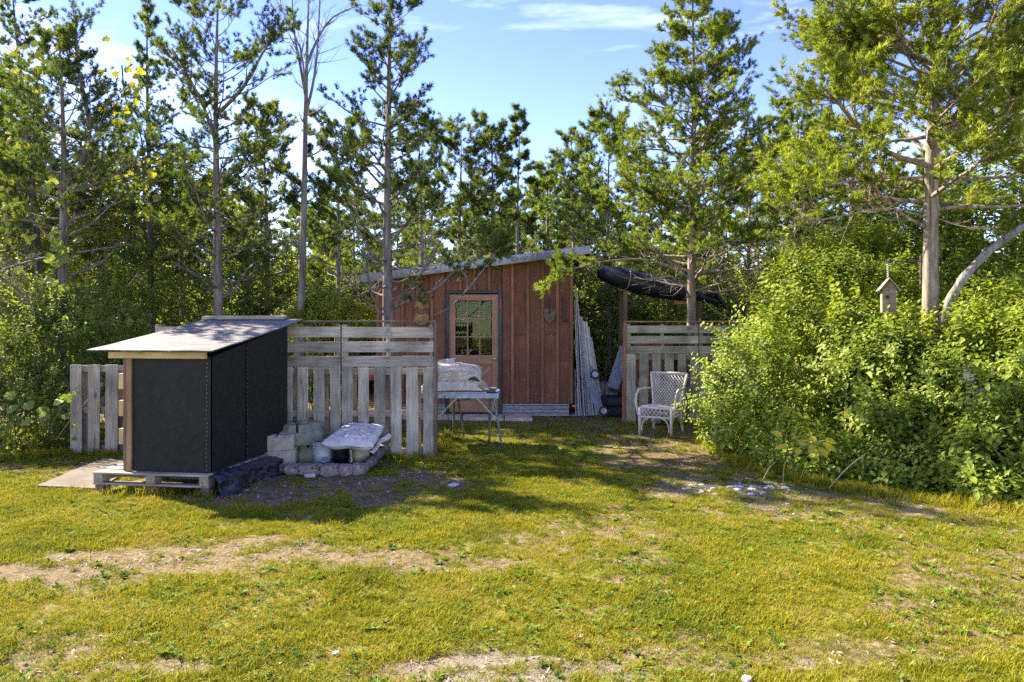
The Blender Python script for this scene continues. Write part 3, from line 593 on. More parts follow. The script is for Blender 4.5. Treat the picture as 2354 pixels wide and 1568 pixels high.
MB().tube([(sx(1296), DS-.06, sz(738)), (sx(1303), DS-.06, sz(739)), (sx(1304), DS-.06, sz(733))], .01, 8).build('hook', 'iron_dark', ib)
for i, (py_, lab) in enumerate(((704, 'topmost of three small straw hats hung left of the shed door'), (718, 'middle dark-centred straw hat hung left of the shed door'), (731, 'lowest of three small straw hats hung left of the shed door'))):
    c_ = Vector((sx(970), DS-.045-.012*i, sz(py_)))
    mb = MB(); mb.lathe([(.001, .05), (.04, .048), (.062, .03), (.068, .008), (.128, .0), (.13, -.006), (.07, -.006), (.001, -.006)], 28)
    for r_ in (.085, .105, .124): mb.tube([(r_*math.cos(t_), r_*math.sin(t_), .004) for t_ in np.linspace(0, 2*math.pi, 25)], .0045, 5)
    tag(mb.build('straw_hat', 'straw' if i != 1 else 'orange_post', smooth=True, local=True, M=Matrix.Translation(c_) @ Matrix.Rotation(R(90), 4, 'X')), lab, 'hat', 'straw hats on the shed wall')
# stone slabs before the door
slabs = [((1000, 985), (1104, 968), 1085), ((1088, 0), (0, 0), 0)]
for i, (xa_, xb_, ya_, yb_, lab) in enumerate(((925, 1062, 966, 952, 'long pale paving slab below the table before the shed'), (1064, 1158, 968, 953, 'pale paving slab before the shed door'), (1160, 1224, 969, 953, 'rightmost pale paving slab below the shed skirt'))):
    q4 = [G(xa_, ya_), G(xb_, ya_+1), G(xb_-2, yb_+1), G(xa_+1, yb_)]
    tag(MB().prism([Vector((p.x, p.y, .002)) for p in q4], (0, 0, .055)).build('paving_slab', 'slab_stone', origin=q4[0], bevel=.008), lab, 'slab', 'paving slabs')
q4 = [G(1226, 958), G(1400, 957), G(1400, 951), G(1226, 951)]
tag(MB().prism([Vector((p.x, p.y, .0)) for p in q4], (0, 0, .03)).build('concrete_strip', 'grey_stone', origin=q4[0], bevel=.006), 'grey concrete strip under the leaning poles', 'slab')

# ------------------------------------------------------------------ workbench with covered machine
DTb = 9.35
tb = thing('folding_table', P(1070, 905, DTb)*1, 'folding steel table with splayed legs standing before the shed door', 'table'); 
T = lambda px, py, D=DTb: P(px, py, D)
xl_, xr_ = T(955, 0).x, T(1147, 0).x; zt = T(0, 905).z
yb2 = DTb+.62
board('table_rim', (xl_, DTb, zt-.03), (xr_, DTb, zt-.03), .065, .02, 'zinc_blue', tb)
board('table_rim', (xl_, yb2, zt-.03), (xr_, yb2, zt-.03), .065, .02, 'zinc_blue', tb)
board('table_rim', (xr_-.012, DTb+.01, zt-.03), (xr_-.012, yb2-.01, zt-.03), .062, .02, 'zinc_blue', tb, (1, 0, 0))
board('table_rim', (xl_+.012, DTb+.01, zt-.03), (xl_+.012, yb2-.01, zt-.03), .062, .02, 'zinc_blue', tb, (1, 0, 0))
MB().box(((xl_+xr_)/2, (DTb+yb2)/2, zt-.022), (xr_-xl_-.03, yb2-DTb-.03, .012)).build('tabletop', 'zinc_blue', tb)
def leg(a, b, r0=.016, mat='steel_leg', nm='leg'): MB().tube([a, (Vector(a)+Vector(b))/2, b], [r0*1.1, r0, r0*.85], 8).build(nm, mat, tb)
leg(T(1134, 910, 9.37), G(1154, 1025)); leg(T(1127, 911, 9.55), G(1125, 1017), .018)
leg(T(1044, 918, 9.9), G(1042, 996)); leg(T(1053, 918, 9.85), G(1067, 1003)); leg(T(985, 918, 9.4), G(975, 1022))
leg(T(1093, 912, 9.36), T(1138, 960, 9.385), .010, 'brace_yellow', 'brace'); leg(T(1138, 960, 9.385), T(1146, 963, 9.40), .010, 'brace_yellow', 'brace')
leg(T(1050, 915, 9.36), T(1008, 958, 9.36), .012, 'brace_yellow', 'brace')
MB().lathe([(.001, -.05), (.06, -.045), (.085, 0)], 16, c=(T(1073, 0).x, DTb+.12, zt-.04)).build('under_tray', 'iron_dark', tb, smooth=True)
# plywood on table
for i, (x0_, x1_, z_, d0, d1, mt, lab) in enumerate(((965, 1118, .010, .02, .5, 'slab_stone', 'lower plywood offcut on the steel table'), (1030, 1139, .028, .06, .56, 'plywood_old', 'upper plywood offcut sticking out to the right on the steel table'))):
    tag(MB().box(((T(x0_, 0).x+T(x1_, 0).x)/2, DTb+(d0+d1)/2, zt+z_), (T(x1_, 0).x-T(x0_, 0).x, d1-d0, .016)).build('plywood_offcut', mt, origin=(T(1040, 0).x, DTb+.3, zt), bevel=.002), lab, 'board', 'boards on the table')
cm = thing('covered_machine', (T(1050, 0).x, DTb+.3, zt+.03), 'machine under a cream tarpaulin tied with cord on the steel table', 'machine')
mcx, mcy = T(1040, 0).x, DTb+.32; zb_ = zt+.038
def shell(u, v):
    t_ = u*2*math.pi; prof = [(.52, .30, 0), (.46, .27, .06), (.40, .24, .12), (.41, .25, .20), (.42, .25, .27), (.36, .2, .33), (.2, .1, .355), (.0, .0, .36)]
    k = v*(len(prof)-1); i = min(int(k), len(prof)-2); f = k-i; a_ = [prof[i][j]*(1-f)+prof[i+1][j]*f for j in range(3)]
    cx_, cy_ = math.cos(t_), math.sin(t_); e = .45; sx_ = math.copysign(abs(cx_)**e, cx_); sy_ = math.copysign(abs(cy_)**e, cy_)
    fold = .035*math.sin(t_*11+2*math.sin(t_*3))*(1-v)**.8; r = Vector((cx_*2, cy_*2, v*3)); n_ = .034*mnoise.noise(r*1.2)+.005*mnoise.noise(r*4)+.016*max(0, .2-abs(mnoise.noise(Vector((t_*1.6, v*3-t_, 3)))))*5
    z = a_[2]+.03*mnoise.noise(Vector((t_*.8, v*2, 5)))*v+.035*(-cx_)*v
    return Vector((mcx+sx_*(a_[0]+fold+n_)*.86, mcy+sy_*(a_[1]+fold*.7+n_), zb_+max(0.0, z)))
MB().grid(shell, 120, 30).build('tarpaulin', 'cream_tarp', cm, smooth=True)
pts = [shell(u, .30)+(shell(u, .30)-Vector((mcx, mcy, shell(u, .3).z))).normalized()*.006 for u in np.linspace(0, 1, 60)]
MB().tube(pts, .006, 6).build('cord', 'rope', cm)
MB().tube([shell(.83, .34)+Vector((-.05, -.02, 0)), shell(.84, .36)+Vector((0, -.03, .01)), shell(.86, .3)+Vector((.04, -.02, 0))], [.01, .024, .01], 8).build('knot', 'iron_dark', cm)
tag(MB().tube(smooth_pts([T(1021, 908, 9.33), T(1026, 935, 9.3), T(1032, 970, 9.25), T(1034, 1000, 9.2), G(1034, 1022), G(1027, 1032)], 5), .0045, 6).build('power_cord', 'rubber', origin=G(1034, 1022)), 'black cord hanging from the steel table down to the grass', 'cord')

# ------------------------------------------------------------------ concrete deck blocks, bucket, sack
def deck_block(loc, w0, w1, h, slot, mat, rz, label, plinth=.3, group='concrete deck blocks', inv=False):
    mb = MB(); n = 4
    def octa(r, z, cham=.32):
        p = []; 
        for k in range(4):
            a_ = k*math.pi/2; 
            for s_ in (-1, 1):
                x, y = r, s_*r*(1-cham*1.2); p.append(Vector((x*math.cos(a_)-y*math.sin(a_), x*math.sin(a_)+y*math.cos(a_), z)))
        return p
    # lower body
    zs = h*(1-slot); f = lambda z: w0+(w1-w0)*max(0, (z-h*plinth)/(h-h*plinth)) if w1 != w0 else w0
    levels = [0, h*plinth, zs] if w1 != w0 else [0, zs]
    vs = []; 
    for z in levels: vs += octa(f(z), z)
    fs = [(i*8+j, i*8+(j+1) % 8, (i+1)*8+(j+1) % 8, (i+1)*8+j) for i in range(len(levels)-1) for j in range(8)]+[tuple(range(7, -1, -1)), tuple(range(8*(len(levels)-1), 8*len(levels)))]
    mb.add(vs, fs)
    s2 = .013
    for qx in (-1, 1):
        for qy in (-1, 1):
            def qp(z):
                r = f(z); c = r*(1-.32*1.2); return [Vector((s2*qx, s2*qy, z)), Vector((r*qx, s2*qy, z)), Vector((r*qx, c*qy, z)), Vector((c*qx, r*qy, z)), Vector((s2*qx, r*qy, z))]
            mb.add(qp(zs+.0005)+qp(h), [(0, 1, 2, 3, 4), (9, 8, 7, 6, 5)]+[(i, i+5, (i+1) % 5+5, (i+1) % 5) for i in range(5)])
    M = Matrix.Translation(Vector(loc)) @ Matrix.Rotation(rz, 4, 'Z')
    if inv: M = M @ Matrix.Translation((0, 0, h)) @ Matrix.Rotation(math.pi, 4, 'X')
    return tag(mb.build('deck_block', mat, local=True, M=M, bevel=.005), label, 'concrete block', group)
g1 = P(641, 0, 7.98); g2 = P(662, 0, 8.2)
deck_block((g1.x, 7.98, .055), .185, .185, .165, .18, 'concrete_buff', R(12), 'lower buff concrete block of the front stack beside the shelter', inv=True)
deck_block((g1.x-.01, 7.97, .222), .18, .18, .165, .12, 'concrete_buff', R(14), 'upper buff concrete block with crossed slots on the front stack')
deck_block((g2.x, 8.32, .03), .17, .17, .16, .18, 'concrete_buff', R(5), 'lower buff concrete block half hidden behind the front stack', inv=True)
deck_block((g2.x, 8.32, .192), .17, .17, .165, .12, 'concrete_buff', R(8), 'upper buff concrete block half hidden behind the front stack')
g3 = P(686, 0, 8.3); g4 = P(712, 0, 8.42)
deck_block((g3.x+.11, 8.28, .03), .15, .11, .2, .2, 'concrete_green', R(20), 'lower mossy green concrete block beside the white bucket')
deck_block((g3.x, 8.24, .235), .20, .14, .225, .38, 'concrete_green', R(18), 'upper mossy green tapered concrete block in the front green stack')
deck_block((g4.x+.02, 8.33, .0), .13, .12, .2, .2, 'concrete_green', R(4), 'lower mossy green concrete block against the fence')
deck_block((g4.x+.02, 8.36, .26), .17, .12, .21, .38, 'concrete_green', R(2), 'rear mossy green tapered concrete block against the fence')
deck_block((g3.x-.1, 8.3, .03), .13, .12, .2, .2, 'concrete_green', R(4), 'lower mossy green concrete block hidden behind the buff stacks')
bc = P(742, 0, 8.18); bk = thing('bucket', (bc.x, 8.18, .03), 'white plastic bucket with blue label beside the folded tarp', 'bucket')
MB().lathe([(.105, 0), (.108, .004), (.122, .24), (.114, .24), (.100, .01), (.001, .01)], 32).build('pail', 'white_plastic', bk, smooth=True, local=True, M=WM[bk.name])
for z_, r_ in ((.236, .127), (.205, .130), (.175, .124)):
    MB().lathe([(r_-.010, z_-.006), (r_, z_-.005), (r_, z_+.005), (r_-.010, z_+.006)], 32, closed_bot=False).build('rim', 'white_plastic', bk, smooth=True, local=True, M=WM[bk.name])
def lab(a0, a1, z0, z1, mat, nm='label'):
    MB().grid(lambda u, v: Vector(((.112+.07*(z0+v*(z1-z0))-.003)*math.cos(a0+(a1-a0)*u), (.112+.07*(z0+v*(z1-z0))-.003)*math.sin(a0+(a1-a0)*u), z0+v*(z1-z0))), 8, 3).build(nm, mat, bk, smooth=True, local=True, M=WM[bk.name])
lab(R(-84), R(-46), .038, .075, 'label_blue'); lab(R(-140), R(-130), .05, .10, 'label_dark')
MB().tube(smooth_pts([(-.125, 0, .2), (-.13, .06, .13), (-.06, .13, .1), (.06, .13, .1), (.13, .06, .13), (.125, 0, .2)], 4), .003, 6).build('handle', 'steel_leg', bk, local=True, M=WM[bk.name])
bp_ = P(784, 0, 8.12); pt = thing('plant_pot', (bp_.x, 8.12, .04), 'black plastic pot under the folded white tarp', 'pot')
MB().lathe([(.085, 0), (.11, .19), (.115, .195), (.115, .21), (.10, .21), (.08, .01)], 24).build('pot_body', 'black_pot', pt, smooth=True, local=True, M=WM[pt.name])
MB().lathe([(.001, 0), (.20, 0), (.235, .02), (.24, .028), (.228, .026), (.19, .006), (.001, .005)], 32, closed_bot=False).build('saucer', 'black_pot', pt, smooth=True, local=True, M=Matrix.Translation((bp_.x-.01, 8.10, .035)) @ Matrix.Rotation(R(9), 4, 'X'))
MB().tube([(bp_.x-.01+.235*math.cos(t_), 8.10+.235*math.sin(t_), .06+.235*math.sin(t_)*.155) for t_ in np.linspace(0, 2*math.pi, 33)], .0045, 6).build('saucer_rim', 'tan_plastic', pt)
tbk = P(826, 0, 8.1); tag(MB().lathe([(.105, 0), (.118, .2), (.10, .2), (.09, .01)], 24, c=(tbk.x, 8.1, .035)).build('tan_tub', 'tan_plastic', origin=(tbk.x, 8.1, .035), smooth=True), 'round tan plastic tub propping the folded white tarp', 'tub')
def rag(u, v):
    p = P(806+8*(u-.5)*(1-.5*v), 1033+30*(1-v), 7.93+.05*math.sin(u*7)); p.z += .01*math.sin(u*9); return p+Vector((.02*mnoise.noise(Vector((u*4, v*6, 1))), .03*mnoise.noise(Vector((u*3, v*5, 4))), 0))
tag(MB().grid(rag, 10, 18).build('rag', 'white_tarp', origin=P(806, 1060, 7.93), smooth=True), 'white rag dangling between the black pot and the tan tub', 'rag')
# folded tarp: a soft slab
A0, A1, A2, A3 = P(737, 1020, 7.86), P(857, 1027, 7.82), P(884, 982, 8.42), P(800, 980, 8.45)
def slabfn(th_):
    def f(u, v):   # u round the cross-section, v along
        return None
    return f
mb = MB(); nu, nv = 44, 34
def sack_pt(a_, b_, side):
    p = (A0.lerp(A1, a_)).lerp(A3.lerp(A2, a_), b_)
    ea = min(a_, 1-a_)*2; eb = min(b_, 1-b_)*2; e = (1-(1-min(1, ea*3.2))**2.2)**.5*(1-(1-min(1, eb*3.2))**2.2)**.5
    r = Vector((p.x*5, p.y*5, side*2)); n_ = mnoise.noise(r*.8)*.026+mnoise.noise(r*2.6)*.003+.012*max(0, .14-abs(mnoise.noise(Vector((p.x*6+p.y*3, p.y*4-p.x*3, 9)))))*6
    p = p+Vector(((a_-.5)*.02*mnoise.noise(r*1.3), -.02*mnoise.noise(r*.9), side*(.062+n_*.8)*e+n_*.7)); p.z -= .02*(1-b_)*math.sin(a_*6)**2; return p
for side in (1, -1): mb.grid(lambda u, v: sack_pt(u, v, side), nu, nv)
tag(mb.build('folded_tarp', 'white_tarp', origin=A0, smooth=True), 'bulky folded white tarpaulin strewn with twigs, resting on pots by the fence', 'tarp')
def flap(u, v):
    a_ = A1+Vector((-.04, .02, -.05)); b_ = A2+Vector((.03, 0, -.06)); p = a_.lerp(b_, u); return p+Vector((.04*math.sin(v*2)+.015*math.sin(u*8), 0, -.03*v+.02*math.sin(u*5)*v-.01))
mbx = MB().grid(flap, 20, 5)
tag(mbx.build('tarp_edge', 'white_tarp', origin=A1, smooth=True), 'loose thin edge of white sheet hanging right of the folded tarp', 'tarp')
# stones edging
def stone(name, c, d, mat, label, cat, seed, group=None, rz=0, parent=None, subd=2, CUB=.35):
    bm = bmesh.new(); bmesh.ops.create_icosphere(bm, subdivisions=subd, radius=1); rd = random.Random(seed); o_ = Vector((rd.uniform(0, 50), rd.uniform(0, 50), rd.uniform(0, 50)))
    for v in bm.verts:
        c_ = v.co; k_ = max(abs(c_.x), abs(c_.y), abs(c_.z)); q_ = c_/k_*.88; c_ = c_*CUB+q_*(1-CUB); c_ = c_*(1+.16*mnoise.noise(c_*1.6+o_)+.05*mnoise.noise(c_*5+o_)); v.co = Vector((c_.x*d[0]/2, c_.y*d[1]/2, c_.z*d[2]/2))
    me = bpy.data.meshes.new(name); bm.to_mesh(me); bm.free()
    return tag(link(name, me, parent, Matrix.Translation(Vector(c)) @ Matrix.Rotation(rz, 4, 'Z'), mat), label, cat, group)
edg = [(604, 652, 1088, 'reddish leftmost edging stone under the buff blocks'), (653, 686, 1092, 'pinkish edging stone just right of the buff blocks'), (687, 735, 1093, 'long pinkish edging stone before the white bucket'), (736, 778, 1094, 'mottled pink edging stone before the black saucer'), (779, 806, 1094, 'short pink edging stone before the black pot'), (807, 838, 1092, 'rightmost pale pink edging stone before the tan tub')]
for i, (xa_, xb_, yy, lb) in enumerate(edg):
    g_a, g_b = G(xa_, yy), G(xb_, yy); stone('edging_stone', ((g_a.x+g_b.x)/2, g_a.y+.08, .045), (abs(g_b.x-g_a.x)*1.22, .22, random.uniform(.115, .145)), 'pink_stone', lb, 'stone', 20+i, 'edging stones', R(random.uniform(-6, 6)), subd=3, CUB=.08)
gA = G(720, 1078); tag(MB().box((gA.x-.03, 8.05, .012), (1.05, .62, .04)).build('base_slab', 'ground_soil', origin=gA, bevel=.01), 'earth covered slab under the bucket and concrete blocks', 'slab')
MBl = MB(); MBl.tube(smooth_pts([G(832, 1091)+Vector((0, 0, .05)), G(850, 1080)+Vector((0, 0, .07)), G(868, 1066)+Vector((0, 0, .1)), G(880, 1056)+Vector((0, 0, .13)), G(874, 1048)+Vector((0, 0, .16)), G(862, 1050)+Vector((0, 0, .15))], 5), [.05+.012*math.sin(i*1.3) for i in range(26)], 10)
tag(MBl.build('driftwood', 'bark_mid', origin=G(850, 1080), smooth=True), 'crooked brown log curled at the right end of the stone edging', 'log')
stone('stone', G(712, 1098)+Vector((0, 0, .02)), (.13, .08, .05), 'slab_stone', 'flat tan stone on the dirt before the edging', 'stone', 77)

# ------------------------------------------------------------------ wicker chair (local frame: x to sitter's left..., -y front)
FLg, FRg, BLg, BRg = G(1474, 1002), G(1535, 1007), G(1504, 988), G(1567, 993)
cc = (FLg+FRg+BLg+BRg)/4; crz = math.atan2(FRg.y-FLg.y, FRg.x-FLg.x)
ch = thing('wicker_chair', (cc.x, cc.y, 0), 'white wicker armchair with lattice back standing before the olive fence', 'chair', rz=crz*1.0)
CM = WM[ch.name]; hw, hf, hb = .235, -.27, .25
def cpart(mb, nm, sm=True): return mb.build(nm, 'chair_white', ch, smooth=sm, local=True, M=CM)
SH = .40
def wob(pts): return pts
for sx_ in (-1, 1):
    cpart(MB().tube([(sx_*hw, hf, 0), (sx_*hw, hf, SH)], .021, 10), 'leg')
    cpart(MB().tube(smooth_pts([(sx_*(hw-.01), hb+.08, 0), (sx_*(hw-.02), hb+.02, .2), (sx_*(hw-.03), hb, SH), (sx_*(hw+.005), hb+.05, .63), (sx_*(hw+.045), hb+.11, .87)], 4), .018, 10), 'leg')
    for o_ in (0, .022):
        cpart(MB().tube(smooth_pts([(sx_*(hw+.03-o_*.3), hf+.02+o_, SH-.12), (sx_*(hw+.055), hf-.005+o_*1.2, SH+.06), (sx_*(hw+.06), hf+.03+o_*1.3, SH+.19-o_*.4), (sx_*(hw+.055), hf+.14, SH+.255-o_*.4), (sx_*(hw+.04), hf+.3, SH+.26-o_*.4), (sx_*(hw+.02), hb+.045, SH+.245-o_*.3)], 5), .013, 8), 'armrest')
cpart(MB().tube([(-hw-.045, hb+.11, .87), (0, hb+.115, .872), (hw+.045, hb+.11, .87)], .02, 10), 'top_rail')
# seat frame + front apron lattice
for (a_, b_) in (((-hw, hf, SH), (hw, hf, SH)), ((-hw, hf, SH-.13), (hw, hf, SH-.13)), ((-hw, hf, SH), (-hw+.02, hb, SH)), ((hw, hf, SH), (hw-.02, hb, SH)), ((-hw+.02, hb, SH), (hw-.02, hb, SH)), ((-hw, hf, SH-.13), (-hw+.02, hb, SH-.13)), ((hw, hf, SH-.13), (hw-.02, hb, SH-.13)), ((-hw+.02, hb, SH-.13), (hw-.02, hb, SH-.13))):
    cpart(MB().tube([a_, b_], .016, 8), 'seat_frame')
sl = MB()
for k in range(-8, 18):
    for sgn in (-1, 1):
        # seat weave, clipped to the seat rectangle
        x0 = -hw+k*.07 if sgn > 0 else hw-k*.07; seg = []
        for t_ in np.linspace(0, .52, 27):
            x = x0+sgn*t_*.8; y = hf+t_
            if abs(x) <= hw-.005 and y <= hb: seg.append((x, y, SH+.006+(.003 if sgn > 0 else -.003)))
        if len(seg) > 1: sl.tube([seg[0], seg[-1]], .0062, 5)
cpart(sl, 'seat_weave')
ap = MB()
for (P0, P1) in (((-hw, hf), (hw, hf)), ((hw, hf), (hw-.02, hb)), ((-hw, hf), (-hw+.02, hb))):
    a_ = Vector((*P0, 0)); b_ = Vector((*P1, 0)); n_ = 8
    for k in range(-1, n_+1):
        for s_ in (0, 1):
            u0, u1 = k/n_, (k+1.5)/n_; 
            if s_: u0, u1 = u1, u0
            za, zb2 = SH-.125, SH-.005
            lo, hi = min(u0, u1), max(u0, u1)
            if lo < 0 or hi > 1: continue
            ap.tube([a_.lerp(b_, u0)+Vector((0, 0, za)), a_.lerp(b_, u1)+Vector((0, 0, zb2))], .0055, 5)
cpart(ap, 'apron_weave')
bkw = MB()
def bkp(u, v):  # back panel
    wv = (hw-.03)+(.075)*v; return Vector(((u*2-1)*wv, hb+.0+.11*v**1.2+.0, SH+(.87-SH)*v))
nl_ = 11
for k in range(-nl_, 2*nl_):
    for s_ in (-1, 1):
        seg = []
        for v in np.linspace(0, 1, 25):
            u = (k+.5)/nl_+s_*v*.80 if s_ > 0 else (k+.5)/nl_-v*.80
            if 0 <= u <= 1: seg.append(bkp(u, v)+Vector((0, .003*s_, 0)))
        if len(seg) > 2: bkw.tube([seg[0], seg[len(seg)//2], seg[-1]], .0058, 5)
cpart(bkw, 'back_lattice')
for sx_ in (-1, 1):
    cpart(MB().tube(smooth_pts([(sx_*(hw-.035), hf-.004, .06), (sx_*(hw-.04), hf-.004, .16), (sx_*(hw-.09), hf-.002, .24), (sx_*.05, hf, .268), (0, hf, .27)], 4), .009, 7), 'leg_brace')
    cpart(MB().tube(smooth_pts([(sx_*hw, hf+.04, .06), (sx_*hw, hf+.05, .2), (sx_*hw, hf+.14, .26), (sx_*hw, 0, .27), (sx_*hw, hb-.1, .26), (sx_*(hw-.01), hb+.01, .12)], 4), .009, 7), 'leg_brace')

# ------------------------------------------------------------------ poles and clutter right of the shed
prd = random.Random(4)
tops = [(1323, 655), (1326, 668), (1321, 690), (1329, 700), (1335, 728), (1341, 738), (1331, 760), (1347, 740), (1320, 780), (1352, 752), (1322, 850), (1326, 880), (1330, 905), (1358, 775), (1344, 790)]
bots = [(1335, 950), (1344, 951), (1331, 951), (1349, 951), (1356, 950), (1363, 951), (1341, 951), (1371, 951), (1338, 952), (1378, 950), (1323, 951), (1327, 952), (1332, 953), (1386, 950), (1352, 952)]
wides = [.018, .016, .02, .024, .06, .04, .018, .05, .016, .042, .02, .02, .022, .045, .02]
for i, (a_, b_, w_) in enumerate(zip(tops, bots, wides)):
    d_ = 12.32+.02*i; zt_ = EYE-(a_[1]-HY)*d_/F; pa = P(a_[0], a_[1], d_+.1); pb = P(b_[0], b_[1], d_-.0); pb.z = .03
    nm = 'pole' if w_ < .04 else 'plank'
    rk_ = sorted([q for q in range(15) if (wides[q] < .04) == (w_ < .04)], key=lambda q: bots[q][0]).index(i); ORD = ['leftmost', 'second', 'third', 'fourth', 'fifth', 'sixth', 'seventh', 'eighth', 'ninth', 'tenth', 'eleventh']; lb = ('thin pole, ' if w_ < .04 else 'whitish plank, ')+ORD[rk_]+(' of the ' if rk_ == 0 else ' from the left of the ')+('poles' if w_ < .04 else 'planks')+' leaning on the shed corner'
    if w_ < .04: o_ = MB().tube([pb, pa], w_/2, 8).build(nm, 'pole_grey' if i % 3 == 0 else 'pole_white', origin=pb)
    else: o_ = board(nm, pb, pa, w_, .018, 'pole_white' if i % 2 else 'pole_grey')
    tag(o_, lb, nm, nm+'s leaning on the shed')
ks = thing('kick_scooter', G(1388, 953), 'dark folded kick scooter leaning upright on the planks, two small wheels', 'scooter')
dks = 12.2
board('scooter_deck', P(1352, 872, dks), P(1378, 945, dks-.1), .11, .03, 'scooter_grey', ks)
MB().tube([P(1358, 842, dks), P(1385, 938, dks-.12)], .016, 8).build('steering_post', 'steel_leg', ks)
for px_, py_ in ((1368, 861), (1388, 945)):
    c_ = P(px_, py_, dks-.14)
    wl = MB().lathe([(.045, -.014), (.082, -.012), (.086, 0), (.082, .012), (.045, .014)], 24).build('wheel', 'rubber', ks, smooth=True, local=True, M=Matrix.Translation(c_) @ Matrix.Rotation(R(80), 4, 'X'))
    MB().lathe([(.001, -.012), (.05, -.016), (.05, .016), (.001, .012)], 18).build('hub', 'galvanised', wl, local=True, M=WM[wl.name])
    board('fork', c_+Vector((-.06, .02, .03)), c_+Vector((0, .03, 0)), .03, .02, 'iron_dark', ks)
gb = G(1388, 950); 
gbn = MB(); gbn.prism([Vector((gb.x-.05, 12.9, 0)), Vector((gb.x+.24, 12.9, 0)), Vector((gb.x+.26, 12.9, .55)), Vector((gb.x-.08, 12.9, .55))], (0, .35, 0))
tag(gbn.build('plastic_bin', 'bin_grey', origin=(gb.x, 12.9, 0), bevel=.02), 'grey plastic bin behind the scooter', 'bin')
ty = P(1405, 0, 12.6)
for k_, lb in ((0, 'lower of two black tyres lying behind the end of the olive fence'), (1, 'upper of two black tyres lying behind the end of the olive fence')):
    mb = MB(); n_ = 32; pr_ = [(.17, .0), (.19, -.07), (.27, -.08), (.30, -.04), (.30, .04), (.27, .08), (.19, .07), (.17, .0)]
    mb.lathe(pr_, n_, closed_bot=False); tag(mb.build('tyre', 'rubber', smooth=True, local=True, M=Matrix.Translation((ty.x+.08, 12.65, .09+k_*.17))), lb, 'tyre', 'tyres')
pnl = thing('metal_panel', (ty.x, 12.6, .34), 'long blue grey metal panel leaning on the tyres behind the olive fence', 'panel')
board('panel_face', P(1408, 892, 12.55), P(1438, 800, 12.75), .22, .03, 'blue_grey_panel', pnl, (.3, -1, .2))
board('panel_foot', P(1400, 896, 12.5), P(1425, 900, 12.5), .05, .05, 'rubber', pnl)
MB().tube(smooth_pts([P(1388, 930, 12.4), P(1392, 870, 12.4), P(1394, 830, 12.4), P(1402, 822, 12.4)], 4), .01, 6).build('strut', 'iron_dark', pnl)
# canoe wrapped in black tarp
rk = thing('wooden_rack', (P(1450, 0, 13.1).x, 13.1, 0), 'dark timber rack holding the tarp wrapped canoe', 'rack')
for px_, zz in ((1432, 672), (1600, 690)):
    for dy in (-.25, .3): board('rack_post', P(px_, 0, 13.1+dy)*Vector((1, 1, 0)) if False else Vector((P(px_, 0, 13.1).x, 13.1+dy, 0)), Vector((P(px_, 0, 13.1).x, 13.1+dy, P(0, zz, 13.1).z)), .08, .08, 'dull_brown', rk)
    board('rack_beam', Vector((P(px_, 0, 13.1).x, 12.75, P(0, zz, 13.1).z+.02)), Vector((P(px_, 0, 13.1).x, 13.5, P(0, zz, 13.1).z+.02)), .06, .07, 'dull_brown', rk)
tops_ = [(1375, 618, 16), (1388, 610, 30), (1420, 610, 40), (1470, 622, 47), (1520, 637, 46), (1570, 652, 40), (1600, 663, 32), (1622, 676, 20), (1640, 682, 22)]
bots_ = [640, 649, 664, 680, 690, 695, 697, 698, 700]
def canoe(u, v):
    k = u*(len(tops_)-1); i = min(int(k), len(tops_)-2); f = k-i; f2 = f*f*(3-2*f)*.4+f*.6
    x = tops_[i][0]*(1-f)+tops_[i+1][0]*f; yt = tops_[i][1]*(1-f2)+tops_[i+1][1]*f2; yb_2 = bots_[i]*(1-f2)+bots_[i+1]*f2; wd = (tops_[i][2]*(1-f)+tops_[i+1][2]*f)/47*.42
    c_ = P(x, (yt+yb_2)/2, 13.0); h_ = (yb_2-yt)/2*13.0/F*.86; t_ = v*2*math.pi; r = Vector((x*.02, math.cos(t_)*1.4, math.sin(t_)*1.4))
    k2 = 1+.03*mnoise.noise(r*1.2); cs, sn = math.cos(t_), math.sin(t_); cs = math.copysign(abs(cs)**.6, cs); sn = math.copysign(abs(sn)**(1.5 if sn > 0 else .8), sn); k2 += .025*max(0, .2-abs(mnoise.noise(Vector((x*.025+t_, t_*1.5-x*.02, 4)))))*5; return c_+Vector((0, cs*wd*k2, sn*h_*k2))
cn = thing('wrapped_canoe', P(1500, 660, 13), 'long canoe wrapped in shiny black tarpaulin on the rack right of the shed', 'canoe')
MB().grid(canoe, 60, 28).build('tarp_cover', 'black_tarp', cn, smooth=True)
for u_ in (.3, .62):
    MB().tube([canoe(u_+.01*math.sin(q*6), q)+Vector((0, 0, 0))+(canoe(u_, q)-canoe(u_, q+.5))*.01 for q in np.linspace(0, 1, 30)], .008, 5).build('lashing', 'rope', cn)
tl = MB()
for k in range(5):
    a_ = P(1626+k*3, 676+k*4, 12.9+.05*k); tl.tube(smooth_pts([a_, a_+Vector((.12, 0, .03-.03*k)), a_+Vector((.2, 0, -.05)), a_+Vector((.26, 0, -.16))], 3), [.06-.004*j for j in range(10)], 7)
tl.build('tarp_tail', 'black_tarp', cn, smooth=True)
MB().box(P(1562, 697, 12.75), (.22, .3, .05)).build('hull_tip', 'rusty_red', cn)
tag(MB().tube(smooth_pts([P(1618, 690, 12.4), P(1640, 712, 12.4), P(1660, 724, 12.4), P(1690, 738, 12.3)], 4), .007, 6).build('rope', 'rope', origin=P(1618, 690, 12.4)), 'pale rope running down from the canoe tarp to the right', 'rope')
